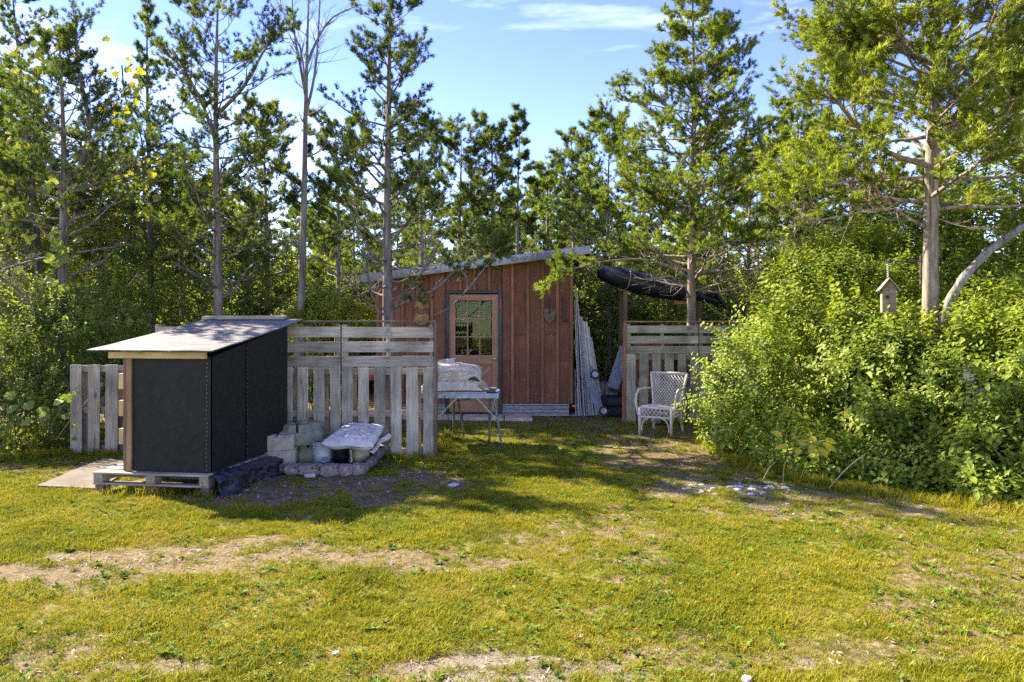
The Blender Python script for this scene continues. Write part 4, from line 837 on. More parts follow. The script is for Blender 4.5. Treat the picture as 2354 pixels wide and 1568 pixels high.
# red and white clutter glimpsed behind the left fence
rd = P(845, 0, 11.0); 
wb = thing('red_handcart', (rd.x, 11.0, 0), 'red topped handcart glimpsed through the gaps of the left fence', 'cart')
MB().box((rd.x, 11.0, EYE-(868-HY)*11/F), (.55, .4, .07)).build('cart_tray', 'red_paint', wb, bevel=.01)
for a_ in (-1, 1):
    MB().tube([(rd.x+a_*.22, 10.9, EYE-(870-HY)*11/F), (rd.x+a_*.25, 10.9, 0.02)], .015, 8).build('leg', 'iron_dark', wb)
    MB().tube([(rd.x+a_*.22, 11.1, EYE-(870-HY)*11/F), (rd.x+a_*.25, 11.1, 0.02)], .015, 8).build('leg', 'iron_dark', wb)
rb = thing('red_crate', (P(1495, 0, 12.1).x, 12.1, 0), 'rusty red crate glimpsed through the gaps of the olive fence', 'crate')
MB().box((P(1500, 0, 12.1).x, 12.1, 1.03), (.62, .3, .58)).box((P(1500, 0, 12.1).x, 12.1, .37), (.5, .25, .74)).build('crate_body', 'rusty_red', rb, bevel=.01)

# ------------------------------------------------------------------ plant machinery
def tubes_mesh(name, lines, mats, smooth=True):
    """lines: (pts Nx3, radii N, sides, seed)"""
    Vs, Fs, b = [], [], 0
    for pts, rad, n in lines:
        pts = np.asarray(pts, float); m_ = len(pts); d = np.gradient(pts, axis=0); d /= np.linalg.norm(d, axis=1)[:, None]+1e-9
        ref = np.array([0, 0, 1.]) if abs(d[0, 2]) < .8 else np.array([1., 0, 0])
        a = np.cross(d, ref); a /= np.linalg.norm(a, axis=1)[:, None]+1e-9; c = np.cross(a, d)
        t_ = np.arange(n)*2*math.pi/n
        v = pts[:, None, :]+(a[:, None, :]*np.cos(t_)[None, :, None]+c[:, None, :]*np.sin(t_)[None, :, None])*np.asarray(rad)[:, None, None]
        Vs.append(v.reshape(-1, 3)); i, j = np.meshgrid(np.arange(m_-1), np.arange(n), indexing='ij'); j2 = (j+1) % n
        Fs.append(np.stack([i*n+j, i*n+j2, (i+1)*n+j2, (i+1)*n+j], -1).reshape(-1, 4)+b); b += m_*n
    return np_mesh(name, np.concatenate(Vs), np.concatenate(Fs), mats, smooth=smooth)
def rand_rot(n, rg): 
    q = rg.normal(size=(n, 4)); q /= np.linalg.norm(q, axis=1)[:, None]; w_, x, y, z = q.T
    return np.stack([1-2*(y*y+z*z), 2*(x*y-w_*z), 2*(x*z+w_*y), 2*(x*y+w_*z), 1-2*(x*x+z*z), 2*(y*z-w_*x), 2*(x*z-w_*y), 2*(y*z+w_*x), 1-2*(x*x+y*y)], 1).reshape(n, 3, 3)
def frames(dirs, rg):
    d = dirs/(np.linalg.norm(dirs, axis=1)[:, None]+1e-9); r = rg.normal(size=d.shape); a = np.cross(d, r); a /= np.linalg.norm(a, axis=1)[:, None]+1e-9; b = np.cross(d, a)
    return np.stack([a, b, d], 2)          # columns; local z -> dir
def scatter(tpl_v, tpl_f, pos, rot, scl, rnd_inst, rnd_tpl=None):
    n = len(pos); k = len(tpl_v); v = np.einsum('nij,kj->nki', rot, tpl_v)*scl[:, None, None]+pos[:, None, :]
    f = tpl_f[None]+(np.arange(n)*k)[:, None, None]; r = np.repeat(rnd_inst[:, None], k, 1)
    if rnd_tpl is not None: r = np.clip(r+rnd_tpl[None], 0, 1)
    return v.reshape(-1, 3), f.reshape(-1, tpl_f.shape[1]), r.ravel()
def cedar_tpl(nb, L, w_, seed, spread=.9):
    rg = np.random.default_rng(seed); V_, F_ = [], []
    for i in range(nb):
        th = rg.uniform(0, 2*math.pi); ph = rg.uniform(.15, spread); base = np.array([0, 0, rg.uniform(-.3, .5)*L])
        d = np.array([math.sin(ph)*math.cos(th), math.sin(ph)*math.sin(th), math.cos(ph)]); l_ = L*rg.uniform(.6, 1.1)
        s = np.cross(d, rg.normal(size=3)); s /= np.linalg.norm(s); b_ = len(V_)
        q_ = base+d*l_*.15; tip = base+d*l_+np.array([0, 0, .15*L])
        V_ += [q_+s*w_*.5, tip, q_-s*w_*.5]; F_.append([b_, b_+1, b_+2])
    return np.array(V_), np.array(F_)
TPL = cedar_tpl(28, .066, .0105, 1, 1.25); TPL_B = cedar_tpl(20, .10, .016, 2, 1.25)
def leaf_tpl():   # single leaf: base at origin, along +y, normal +z, 4 quads
    v = np.array([(0, 0, 0), (-.30, .30, .06), (0, .33, 0), (.30, .30, .06), (-.27, .66, .04), (0, .70, -.02), (.27, .66, .04), (0, 1.05, -.10)])
    f = np.array([(0, 2, 1, 1), (0, 3, 2, 2), (1, 2, 5, 4), (2, 3, 6, 5), (4, 5, 7, 7), (5, 6, 7, 7)]); return v, f
def leaf_tpl_tri():
    v, f = leaf_tpl(); t_ = [(0, 2, 1), (0, 3, 2), (1, 2, 5), (1, 5, 4), (2, 3, 6), (2, 6, 5), (4, 5, 7), (5, 6, 7)]; return v, np.array(t_)
LV, LF = leaf_tpl_tri()
LV3 = np.array([(0, 0, 0), (-.31, .45, .06), (0, .50, -.01), (.31, .45, .06), (0, 1.05, -.10)]); LF3 = np.array([(0, 2, 1), (0, 3, 2), (1, 2, 4), (2, 3, 4)])
LV2 = np.array([(0, 0, 0), (-.32, .5, .07), (0, 1, -.08), (.32, .5, .07)]); LF2 = np.array([(0, 2, 1), (0, 3, 2)])
def sprig_tpl(n, size, seed, simple=False):
    rg = np.random.default_rng(seed); Vs, Fs, Rn, b = [], [], [], 0; lv, lf = (LV2, LF2) if simple else (LV3, LF3)
    for i in range(n):
        t_ = i/max(1, n-1); az = (i*2.4+rg.uniform(-.4, .4)) if i < n-1 else 0; tilt = R(rg.uniform(55, 85)) if i < n-1 else R(30)
        # leaf direction points away from stem (z) and normals lean to +z
        M = Matrix.Rotation(az, 3, 'Z') @ Matrix.Rotation(R(90)-tilt-R(10), 3, 'X'); M = np.array(M); s_ = size*rg.uniform(.7, 1.15)*(1-.25*t_)
        v = (lv*s_) @ M.T+np.array([0, 0, t_*size*2.2-size*.6]); Vs.append(v); Fs.append(lf+b); Rn.append(np.full(len(lv), rg.uniform(-.14, .14))); b += len(lv)
    return np.concatenate(Vs), np.concatenate(Fs), np.concatenate(Rn)

def grow_limb(rg, start, d0, L, r0, curve_up, lines, clumps, fol, fol_start=.3, depth=0, sub=7, droop=0, bare=False, twig_bare=.12, wig=.12):
    n = 7 if depth == 0 else (4 if depth == 1 else 3); pts = [np.array(start)]; d = np.array(d0)/np.linalg.norm(d0); st = L/(n-1)
    for i in range(n-1):
        d = d+np.array([0, 0, curve_up/(n-1)])+rg.normal(size=3)*wig/(1+depth*.3); d /= np.linalg.norm(d); pts.append(pts[-1]+d*st)
    pts = np.array(pts); rad = np.linspace(r0, max(.0022, r0*.22), n); lines.append((pts, rad, 5 if depth == 0 else 3))
    if depth < 2:
        ns = max(2, int(sub*(1 if depth == 0 else .7)))
        for k in range(ns):
            t_ = rg.uniform(.22 if depth == 0 else .15, .98); x = t_*(n-1); i = min(int(x), n-2); p = pts[i]+(pts[i+1]-pts[i])*(x-i)
            dd = pts[i+1]-pts[i]; dd /= np.linalg.norm(dd); side = np.cross(dd, [0, 0, 1.]); side /= np.linalg.norm(side)+1e-9; sg = 1 if rg.random() < .5 else -1
            nd = dd*rg.uniform(.5, 1.1)+side*sg*rg.uniform(.5, 1.1)+np.array([0, 0, rg.uniform(-.15, .5)])
            ll = L*(rg.uniform(.28, .5)*(1.15-t_*.6)) if depth == 0 else L*rg.uniform(.35, .6)
            fb = bare or (t_ < fol_start*.7)
            grow_limb(rg, p, nd, ll, rad[i]*.5, curve_up*.7, lines, clumps, fol, fol_start, depth+1, max(3, int(sub*.65)), 0, fb, twig_bare, wig)
    if not bare and depth >= 1 and rg.random() > twig_bare:
        step = .042; m_ = max(2, int(L*(1-.2)/step*fol))
        for t_ in np.linspace(.28, 1.0, m_):
            x = t_*(n-1); i = min(int(x), n-2); p = pts[i]+(pts[i+1]-pts[i])*(x-i)+rg.normal(size=3)*.016
            dv = pts[i+1]-pts[i]; clumps.append((p, dv/np.linalg.norm(dv)+rg.normal(size=3)*.35+np.array([0, 0, .25]), rg.uniform(.7, 1.25)))
def cedar(name, px, D, top_py, prof, label, fmat='cedar_dark', bmat='bark_mid', nl=58, r=.09, seed=1, up=.5, fol=1.0, first=1.6, lean=(0, 0), sub=7, group=None, cat='tree', tpl=None, scl=1.0, extra=None, bare_below=0, twigs=.12, trunk_pts=None, base=None, azb=None, at_origin=False, top_r=.12, wig=.12):
    up = up*.5; rg = np.random.default_rng(seed); H = EYE-(top_py-HY)*D/F; bx = (px-CX)*D/F if base is None else base[0]
    b0 = np.array([bx, D, 0.]); nT = 22; zz = np.linspace(0, 1, nT)
    if trunk_pts is not None: tp = np.array([[p.x, p.y, p.z] for p in smooth_pts(trunk_pts, 5)]); nT = len(tp); zz = tp[:, 2]/tp[-1, 2]
    else:
        tp = np.stack([b0[0]+lean[0]*zz+.05*np.sin(zz*5+seed)*zz, b0[1]+lean[1]*zz+.04*np.cos(zz*4+seed)*zz, zz*H], 1); tp[0, 2] = -.05
    tr_ = r*(1-zz)**.8*(1-top_r)+r*top_r*(1-zz*.7); tr_[0] *= 1.35; 
    if len(tr_) > 2: tr_[1] *= 1.1
    lines = []; clumps = []
    for k in range(nl):
        h = first+(H-first-.1)*((k+rg.uniform(0, 1))/nl)**.9; L = np.interp(h, [q[0] for q in prof], [q[1] for q in prof])*rg.uniform(.6, 1.12)
        az = k*2.399+rg.uniform(-.5, .5); el = rg.uniform(-.08, .32)+.42*(h/H)**2
        i = min(int(np.searchsorted(tp[:, 2], h)), nT-1); i = max(1, i); f_ = (h-tp[i-1, 2])/(tp[i, 2]-tp[i-1, 2]+1e-6); p = tp[i-1]+(tp[i]-tp[i-1])*f_
        rr_ = np.interp(h, tp[:, 2], tr_)
        grow_limb(rg, p, [math.cos(az)*math.cos(el), math.sin(az)*math.cos(el), math.sin(el)], L, min(rr_*.42, .012+L*.014), up, lines, clumps, fol, .3, 0, sub, bare=h < bare_below and rg.random() < .75, twig_bare=twigs, wig=wig)
    for e in (extra or []):   # hand placed boughs: list of world points, radius, foliage?
        pts = np.array([[q.x, q.y, q.z] for q in smooth_pts(e[0], 3)]); n = len(pts); rad = np.linspace(e[1], e[1]*.25, n); lines.append((pts, rad, 7)); tot = np.linalg.norm(pts[-1]-pts[0])
        for k in range(e[3] if len(e) > 3 else 14):
            t_ = rg.uniform(.25, 1); x = t_*(n-1); i = min(int(x), n-2); p = pts[i]+(pts[i+1]-pts[i])*(x-i); dd = pts[i+1]-pts[i]; dd /= np.linalg.norm(dd)
            nd = dd*.8+rg.normal(size=3)*.6; ll = (e[4] if len(e) > 4 else .25)*tot*rg.uniform(.5, 1.1)
            grow_limb(rg, p, nd, ll, rad[i]*.5, .3, lines, clumps, fol, .2, 1, 5, bare=not e[2] or (t_ < .45 and rg.random() < .6), twig_bare=twigs*.5, wig=wig)
    # bark furrows on the trunk
    bs = Vector((b0[0], b0[1], 0)) if trunk_pts is None else Vector((tp[0][0], tp[0][1], 0))
    root = thing(name, bs, label, cat, group)
    off = np.array([bs.x, bs.y, 0])
    nn = 16; tv = []; ph0 = rg.uniform(0, 6, 5)
    tpf = np.stack([np.interp(np.linspace(0, 1, 70), np.linspace(0, 1, nT), tp[:, j]) for j in range(3)], 1); trf = np.interp(np.linspace(0, 1, 70), np.linspace(0, 1, nT), tr_)
    for i in range(70):
        for j in range(nn):
            a_ = 2*math.pi*j/nn; fl_ = 1+.07*math.sin(a_*3+ph0[0]+i*.07)+.05*math.sin(a_*5+ph0[1]-i*.05)+.05*mnoise.noise(Vector((a_*2.2, i*.35, seed)))
            tv.append(tpf[i]-off+np.array([math.cos(a_), math.sin(a_), 0])*trf[i]*fl_)
    i, j = np.meshgrid(np.arange(69), np.arange(nn), indexing='ij'); j2 = (j+1) % nn; tf = np.stack([i*nn+j, i*nn+j2, (i+1)*nn+j2, (i+1)*nn+j], -1).reshape(-1, 4)
    link('trunk', np_mesh('trunk', np.array(tv), tf, [bmat], smooth=True), root, WM[root.name])
    lines = [(p-off, r_, n) for p, r_, n in lines]
    if lines: tag(link('branches', tubes_mesh('branches', lines, [bmat]), root, WM[root.name]), kind='stuff')
    if clumps:
        pos = np.array([c[0] for c in clumps])-off; dr = np.array([c[1] for c in clumps]); s_ = np.array([c[2] for c in clumps])*scl; tv_, tf_ = tpl or TPL
        v, f, rn = scatter(tv_, tf_, pos, frames(dr, rg), s_, np.clip(rg.normal(.5, .22, len(pos)), 0, 1))
        tag(link('crown', np_mesh('crown', v, f, [fmat], rnd=rn), root, WM[root.name]), kind='stuff')
    return root, len(clumps)
def copy_tree(root, loc, rz, s, label=None, group=None):
    r = root.copy(); COL.objects.link(r); M = Matrix.Translation(Vector(loc)) @ Matrix.Rotation(rz, 4, 'Z') @ Matrix.Diagonal((s, s, s*random.uniform(.9, 1.12), 1)); r.matrix_basis = M; WM[r.name] = M
    if label: r['label'] = label
    if group: r['group'] = group
    for c_ in [o for o in bpy.data.objects if o.parent == root]:
        d_ = c_.copy(); COL.objects.link(d_); d_.parent = r; d_.matrix_basis = c_.matrix_basis
    return r
z_at = lambda py, D: EYE-(py-HY)*D/F
tot = 0
# T1 left pair
c1 = cedar('cedar_tree', 140, 10.2, 70, [(1.2, .5), (2.6, 1.1), (3.6, 1.25), (4.6, .8), (5.8, .25)], 'vine hung cedar with a forked trunk at the left edge, behind the upright pallet', 'cedar_dark', 'bark_mid', nl=44, r=.085, seed=11, up=.9, first=2.3, fol=.62, twigs=.25, bare_below=2.9,
      extra=[([P(150, 445, 10.2), P(215, 425, 10.1), P(290, 385, 10.0), P(335, 345, 9.9)], .03, True, 16, .35), ([P(135, 430, 10.2), P(90, 405, 10.1), P(40, 395, 10.0), P(-20, 350, 10)], .03, True, 16, .35),
             ([P(140, 440, 10.2), P(190, 370, 10.3), P(205, 280, 10.4), P(180, 160, 10.4), P(175, 70, 10.4)], .05, True, 26, .3), ([P(140, 800, 10.2), P(90, 720, 9.9), P(20, 650, 9.8), P(-60, 600, 9.7)], .03, False, 16, .3)])
c1 = cedar('cedar_tree', 112, 11.6, -60, [(2.5, .9), (4, 1.0), (5.2, .8), (6.6, .5), (7.6, .2)], 'tall thin cedar leaning left at the left edge, its top cut by the frame', 'cedar_dark', 'bark_dark', nl=36, r=.08, seed=12, up=.8, first=2.6, fol=.5, twigs=.25, lean=(-.55, 0))
cedar('cedar_tree', 345, 12.6, -10, [(2.2, .9), (3.8, 1.1), (5, .7), (6.2, .35), (7.6, .2)], 'spindly cedar with a bare wiry top between the two left cedars', 'cedar_dark', 'bark_dark', nl=42, r=.07, seed=13, up=.9, first=2.2, fol=.5, twigs=.25)
cedar('cedar_tree', 502, 11.3, -80, [(1.8, .9), (3, 1.3), (4.4, 1.25), (5.5, 1.25), (6.4, .8), (7.5, .5)], 'broad dark cedar rising straight behind the black shelter', 'cedar_dark', 'bark_mid', nl=60, r=.085, seed=14, up=1.1, first=1.9, fol=.68, twigs=.2, bare_below=2.2,
      extra=[([P(500, 340, 11.3), P(470, 250, 11.2), P(430, 170, 11.1), P(395, 110, 11.0)], .035, True, 20, .3), ([P(502, 260, 11.3), P(560, 200, 11.2), P(605, 120, 11.1), P(640, 70, 11)], .035, True, 20, .3)])
# bare tree
cedar('bare_tree', 690, 12.3, -60, [(2, .35), (4, .5), (7.6, .4)], 'pale leafless tree with forked upper limbs behind the black shelter roof', 'cedar_dark', 'bark_grey', nl=16, r=.085, seed=15, up=1.4, first=2.4, fol=0, bare_below=99, wig=.06,
      trunk_pts=[P(688, 960, 12.3), P(692, 700, 12.3), P(698, 500, 12.3), P(702, 300, 12.3), P(706, 120, 12.3), P(712, -80, 12.3)],
      extra=[([P(705, 230, 12.3), P(690, 150, 12.3), P(676, 70, 12.3), P(670, -40, 12.3)], .035, False, 12, .3), ([P(705, 150, 12.3), P(730, 90, 12.3), P(765, 40, 12.3), P(830, 10, 12.3)], .03, False, 12, .3), ([P(704, 260, 12.3), P(722, 180, 12.2), P(732, 80, 12.2), P(735, -30, 12.2)], .03, False, 12, .3), ([P(703, 200, 12.3), P(690, 110, 12.2), P(655, 40, 12.2), P(640, -20, 12.2)], .02, False, 8, .3)])
# T4
cedar('cedar_tree', 896, 10.6, -70, [(1.7, .7), (3, 1.1), (4.2, 1.15), (5.1, .8), (6.2, .68), (6.9, .3)], 'tall cedar with bare lower boughs standing before the left end of the shed', 'cedar_dark', 'bark_mid', nl=66, r=.095, seed=16, up=1.0, first=1.9, fol=.66, twigs=.22, bare_below=3.0, lean=(-.06, 0), top_r=.22,
      extra=[([P(903, 712, 10.6), P(930, 675, 10.4), P(960, 641, 10.3), P(990, 595, 10.2), P(1021, 540, 10.1)], .026, False, 12, .22),
             ([P(905, 708, 10.6), P(923, 699, 10.4), P(995, 668, 10.1), P(1053, 618, 9.9), P(1115, 583, 9.8), P(1150, 560, 9.7)], .027, True, 20, .2),
             ([P(1053, 618, 9.9), P(1075, 640, 9.8), P(1067, 675, 9.7), P(1024, 713, 9.65), P(985, 728, 9.6)], .016, False, 3, .1), ([P(1067, 675, 9.7), P(1099, 635, 9.7), P(1128, 600, 9.7), P(1150, 575, 9.7)], .012, True, 10, .3),
             ([P(895, 720, 10.6), P(860, 690, 10.5), P(848, 640, 10.4), P(835, 560, 10.3)], .022, False, 12, .25), ([P(893, 730, 10.6), P(850, 700, 10.4), P(800, 640, 10.2), P(770, 590, 10.2)], .022, False, 14, .25),
             ([P(890, 620, 10.6), P(840, 560, 10.6), P(800, 470, 10.5), P(780, 420, 10.5)], .02, True, 18, .3)])
# T5
cedar('cedar_tree', 1590, 12.0, -50, [(1.9, 1.4), (2.6, 1.9), (4.3, 1.55), (5.3, 1.25), (6.2, .9), (7.4, .25)], 'tall full green cedar rising behind the olive pallet fence', 'cedar_olive', 'bark_pale', nl=92, r=.095, seed=17, up=.45, first=2.1, fol=.95, bare_below=2.6, sub=8,
      extra=[([P(1588, 640, 12), P(1500, 600, 11.7), P(1400, 600, 11.4), P(1320, 618, 11.3), P(1280, 632, 11.2)], .024, True, 20, .16), 
             ([P(1592, 670, 12), P(1660, 650, 11.6), P(1710, 640, 11.4)], .02, False, 16, .3), ([P(1588, 690, 12), P(1560, 640, 11.5), P(1500, 640, 11.2)], .018, False, 14, .3)])
# T6
cedar('cedar_tree', 2137, 8.3, -330, [(2.6, 1.5), (3.2, 1.9), (4.2, 2.0), (5.2, 1.5), (7, .5)], 'big pale barked cedar with dead lower limbs standing in the right hand shrubs', 'cedar_bright', 'bark_pale', nl=78, r=.108, seed=18, up=.25, first=2.9, fol=.95, bare_below=3.2, sub=9, top_r=.35,
      trunk_pts=[P(2134, 1060, 8.3), P(2137, 800, 8.3), P(2139, 600, 8.3), P(2141, 400, 8.3), P(2148, 200, 8.3), P(2156, 0, 8.3), P(2158, -330, 8.3)],
      extra=[([P(2122, 520, 8.3), P(2070, 490, 8.1), P(2010, 430, 7.9), P(1965, 380, 7.7)], .026, False, 14, .25), ([P(2130, 380, 8.3), P(2040, 350, 8.0), P(1970, 290, 7.7), P(1930, 240, 7.5), P(1890, 200, 7.4)], .035, True, 26, .3),
             ([P(2140, 405, 8.3), P(2040, 415, 7.9), P(1940, 420, 7.6), P(1840, 440, 7.4)], .022, True, 26, .3), ([P(2128, 500, 8.3), P(2040, 480, 8.0), P(1920, 500, 7.7), P(1830, 520, 7.6)], .016, False, 22, .3),
             ([P(2150, 500, 8.3), P(2210, 520, 8.0), P(2290, 530, 7.9)], .012, False, 10, .3), ([P(2150, 330, 8.3), P(2230, 260, 7.9), P(2330, 190, 7.6), P(2420, 150, 7.4)], .03, True, 30, .3), ([P(2150, 150, 8.3), P(2040, 100, 8.0), P(1960, 60, 7.8), P(1900, 60, 7.6)], .03, True, 26, .3)])
# leaning dead limb of the right tree: own thing
lm = [P(2168, 740, 8.2), P(2185, 690, 8.1), P(2215, 640, 8.05), P(2260, 590, 8.0), P(2310, 550, 7.95), P(2400, 490, 7.9)]
lm = [Vector((P(2095, 0, 8.25).x, 8.25, .0)), P(2132, 800, 8.22)]+lm
me_ = tubes_mesh('leaning_trunk', [(np.array([[q.x, q.y, q.z] for q in smooth_pts(lm, 6)])-np.array(lm[0]), np.linspace(.062, .036, len(smooth_pts(lm, 6)))*(1+.1*np.sin(np.arange(len(smooth_pts(lm, 6)))*1.1)), 12)], ['bark_grey'])
tag(link('leaning_trunk', me_, None, Matrix.Translation(lm[0])), 'grey dead trunk leaning right out of the shrubs beside the big cedar', 'tree')
# middle distance cedars
mid_specs = [(1192, 16.0, 225, [(2, .8), (4, .7), (5.3, .4), (6.6, .2)], 'spindly open cedar with a wispy top behind the shed roof, tallest of that row', 34, 'cedar_dark'),
 (1055, 15.0, 275, [(2, 1.2), (4, 1.1), (5.2, .8), (6, .4)], 'round topped dark cedar behind the left half of the shed roof', 46, 'cedar_dark'),
 (1128, 15.4, 262, [(2, 1.0), (4, .9), (5.2, .55), (6, .25)], 'pointed dark cedar just left of the spindly one behind the shed', 42, 'cedar_dark'),
 (965, 14.4, 235, [(2, 1.2), (4, 1.0), (5.2, .6), (6, .25)], 'cedar filling in right of the tall front cedar, tip bending', 40, 'cedar_dark'),
 (1318, 16.4, 292, [(2, 1.0), (4, .9), (5.2, .6), (6, .35)], 'small headed cedar over the high end of the shed roof', 36, 'cedar_dark'),
 (1262, 17.2, 350, [(2, 1.2), (4, 1.0), (5.2, .5)], 'low cedar between the spindly cedar and the small headed one', 36, 'cedar_olive'),
 (1400, 14.2, 240, [(2, 1.4), (3.6, 1.2), (5, .8), (6, .3)], 'green cedar joined to the left flank of the tall full cedar', 52, 'cedar_olive'),
 (1722, 14.5, 330, [(2, 1.5), (3.5, 1.3), (5, .6)], 'olive cedar between the tall full cedar and the right hand shrubs', 50, 'cedar_olive'),
 (1830, 13.2, 230, [(2, 1.4), (3.6, 1.5), (5, .9), (6, .3)], 'cedar behind the long dead boughs of the big right cedar', 50, 'cedar_bright'),
 (775, 13.8, 270, [(2, 1.2), (3.6, 1.1), (5, .7), (6, .3)], 'thin crowned cedar right of the leafless tree', 46, 'cedar_dark'),
 (612, 13.6, 215, [(2, 1.1), (3.6, 1.1), (5, .7), (6.2, .25)], 'thin crowned cedar left of the leafless tree', 46, 'cedar_dark'),
 (420, 14.2, 330, [(2, 1.2), (3.6, 1.2), (5, .6)], 'low cedar between the spindly and the broad left cedars', 42, 'cedar_olive'),
 (235, 13.6, 250, [(2, 1.2), (3.6, 1.1), (5, .8), (6, .3)], 'cedar behind the long right bough of the forked cedar', 42, 'cedar_dark'),
 (20, 12.4, 180, [(2, 1.2), (3.6, 1.1), (5, .8), (6, .4)], 'cedar cut by the left edge of the frame', 40, 'cedar_olive'),
 (1960, 12.0, 60, [(2, 1.2), (3.6, 1.2), (5, .9), (6.6, .3)], 'dark cedar peeping out above the big right cedar boughs', 46, 'cedar_dark'),
 (2330, 11.5, 60, [(2, 1.4), (3.6, 1.4), (5, 1.0), (6.4, .4)], 'cedar cut by the right edge of the frame', 50, 'cedar_bright')]
mids = []
for i, (px_, D_, tpy, prof, lb, nl2, fm) in enumerate(mid_specs):
    r_, n_ = cedar('cedar_tree', px_, D_, tpy+22, [(a_, b_*.95) for a_, b_ in prof], lb, fm, ['bark_grey', 'bark_pale', 'bark_mid'][i % 3], nl=int(nl2*1.25), r=.06+.01*(i % 3), seed=40+i, up=.8, first=1.3, fol=.46, sub=7, scl=1.3, bare_below=3.2, twigs=.25, tpl=TPL_B if D_ > 99 else None)
    mids.append(r_)

# leafy masses
def ell(px, py, D, rpx, rzpx, ry): s_ = D/F; c_ = P(px, py, D); return (c_.x, c_.y, c_.z, rpx*s_, ry, rzpx*s_)
def leafy(name, els, n, size, mat, label, cat, seed, origin, kind=None, group=None, nleaf=7, parts=0, stems=40, depthk=.22, simple=False, smat='green_stem', up_b=.9, front=False, LA=.22, shoots=0):
    rg = np.random.default_rng(seed); A = np.array([e[3]*e[5]+e[3]*e[4]+e[4]*e[5] for e in els]); pr_ = A/A.sum(); idx = rg.choice(len(els), int(n*1.8), p=pr_)
    E = np.array(els)[idx]; d = rg.normal(size=(len(idx), 3)); d /= np.linalg.norm(d, axis=1)[:, None]
    if front: d[:, 1] = np.where(rg.random(len(d)) < .6, -np.abs(d[:, 1]), d[:, 1])
    lump = np.array([mnoise.noise(Vector((a*2.6+e*1.3, b*2.6, c*2.6+seed))) for (a, b, c), e in zip(d, E[:, 0])])
    lump2 = np.array([mnoise.noise(Vector((a*7+e*1.3, b*7, c*7+seed))) for (a, b, c), e in zip(d, E[:, 0])])
    rr_ = 1+LA*lump+.14*lump2-np.minimum(rg.exponential(depthk*.45, len(d)), .7)
    pos = E[:, :3]+d*E[:, 3:6]*rr_[:, None]; ok = pos[:, 2] > .04
    for e in els:   # drop points deep inside another lobe
        q_ = (((pos-np.array(e[:3]))/np.array(e[3:6]))**2).sum(1); ok &= (q_ > .38) | (rg.random(len(pos)) < .12)
    pos = pos[ok][:n]; d = d[ok][:n]; nrm = d/np.array([1, 1, 1.]); dirs = nrm*.8+np.array([0, 0, up_b])+rg.normal(size=nrm.shape)*.35
    shl = []
    if shoots:
        cand = np.where((pos[:, 2] > .5))[0]; ap_, ad_ = [], []
        for k in rg.choice(cand, shoots):
            dv = nrm[k]*rg.uniform(.3, 1.0)+np.array([rg.normal()*.3, rg.normal()*.3, rg.uniform(.5, 1.3)]); dv /= np.linalg.norm(dv); L_ = rg.uniform(.16, .5); p0 = pos[k]-dv*.15; pts = [p0]; dd = dv.copy()
            for q in range(6): dd = dd+np.array([0, 0, -.10]); dd /= np.linalg.norm(dd); pts.append(pts[-1]+dd*(L_+.15)/6)
            pts = np.array(pts); shl.append((pts, np.linspace(.004, .002, 7), 3))
            for q in range(1, 7): ap_.append(pts[q]+rg.normal(size=3)*.01); ad_.append(dd+np.array([0, 0, .5])+rg.normal(size=3)*.3)
        pos = np.concatenate([pos, np.array(ap_)]); dirs = np.concatenate([dirs, np.array(ad_)]); d = np.concatenate([d, np.array(ad_)])
    root = thing(name, origin, label, cat, group) if parts or stems else None
    off = np.array(origin); tv_, tf_, tr2 = sprig_tpl(nleaf, size, seed, simple)
    v, f, rn = scatter(tv_, tf_, pos-off, frames(dirs, rg), rg.uniform(.65, 1.25, len(pos)), np.clip(rg.normal(.5, .22, len(pos)), 0, 1), tr2)
    me = np_mesh('foliage', v, f, [mat], rnd=rn)
    if root is None:
        o_ = link(name, me, None, Matrix.Translation(Vector(origin)), None); return tag(o_, label, cat, group, kind)
    fo = link('foliage', me, root, WM[root.name]); fo['kind'] = 'stuff'
    if stems:
        ln = []; sel = rg.choice(len(pos), min(stems, len(pos)), replace=False)
        for k in sel:
            tip = pos[k]; e = els[int(rg.integers(len(els)))]; b_ = np.array([tip[0]*.75+e[0]*.25+rg.normal()*.15, max(tip[1]+rg.uniform(.05, .5), 0), 0.0]); mid_ = (tip+b_)/2+np.array([0, 0, .25*(tip[2])]); tt = np.linspace(0, 1, 8)[:, None]
            pts = (1-tt)**2*b_+2*tt*(1-tt)*mid_+tt**2*tip; ln.append((pts-off, np.linspace(.008, .003, 8), 4))
        ln += [(a_-off, b_, c_) for a_, b_, c_ in shl]
        tag(link('stems', tubes_mesh('stems', ln, [smat]), root, WM[root.name]), kind='stuff')
    if parts:
        near = pos[:, 1]; front_ = np.where((d[:, 1] < -.25) & (pos[:, 2] > .15))[0]; sel = front_[np.argsort(near[front_])[:parts*5]]; sel = rg.permutation(sel)[:parts]
        lm_ = np_mesh('leaf', LV*size*1.25, LF, [mat], rnd=np.full(len(LV), .75), smooth=True); lm_b = np_mesh('leaf', LV*size*1.05, LF, [mat], rnd=np.full(len(LV), .35), smooth=True)
        for k in sel:
            nn_ = Vector(d[k]+np.array([rg.normal()*.3, -.3, 1.0])).normalized(); yy = Vector((d[k][0]+rg.normal()*.5, d[k][1]+rg.normal()*.3-.5, -.2+rg.normal()*.2)); yy = (yy-nn_*yy.dot(nn_)).normalized(); xx = yy.cross(nn_)
            M = Matrix((xx, yy, nn_)).transposed().to_4x4(); M.translation = Vector(pos[k]+d[k]*.05); link('leaf', lm_ if rg.random() < .6 else lm_b, root, M)
    return root
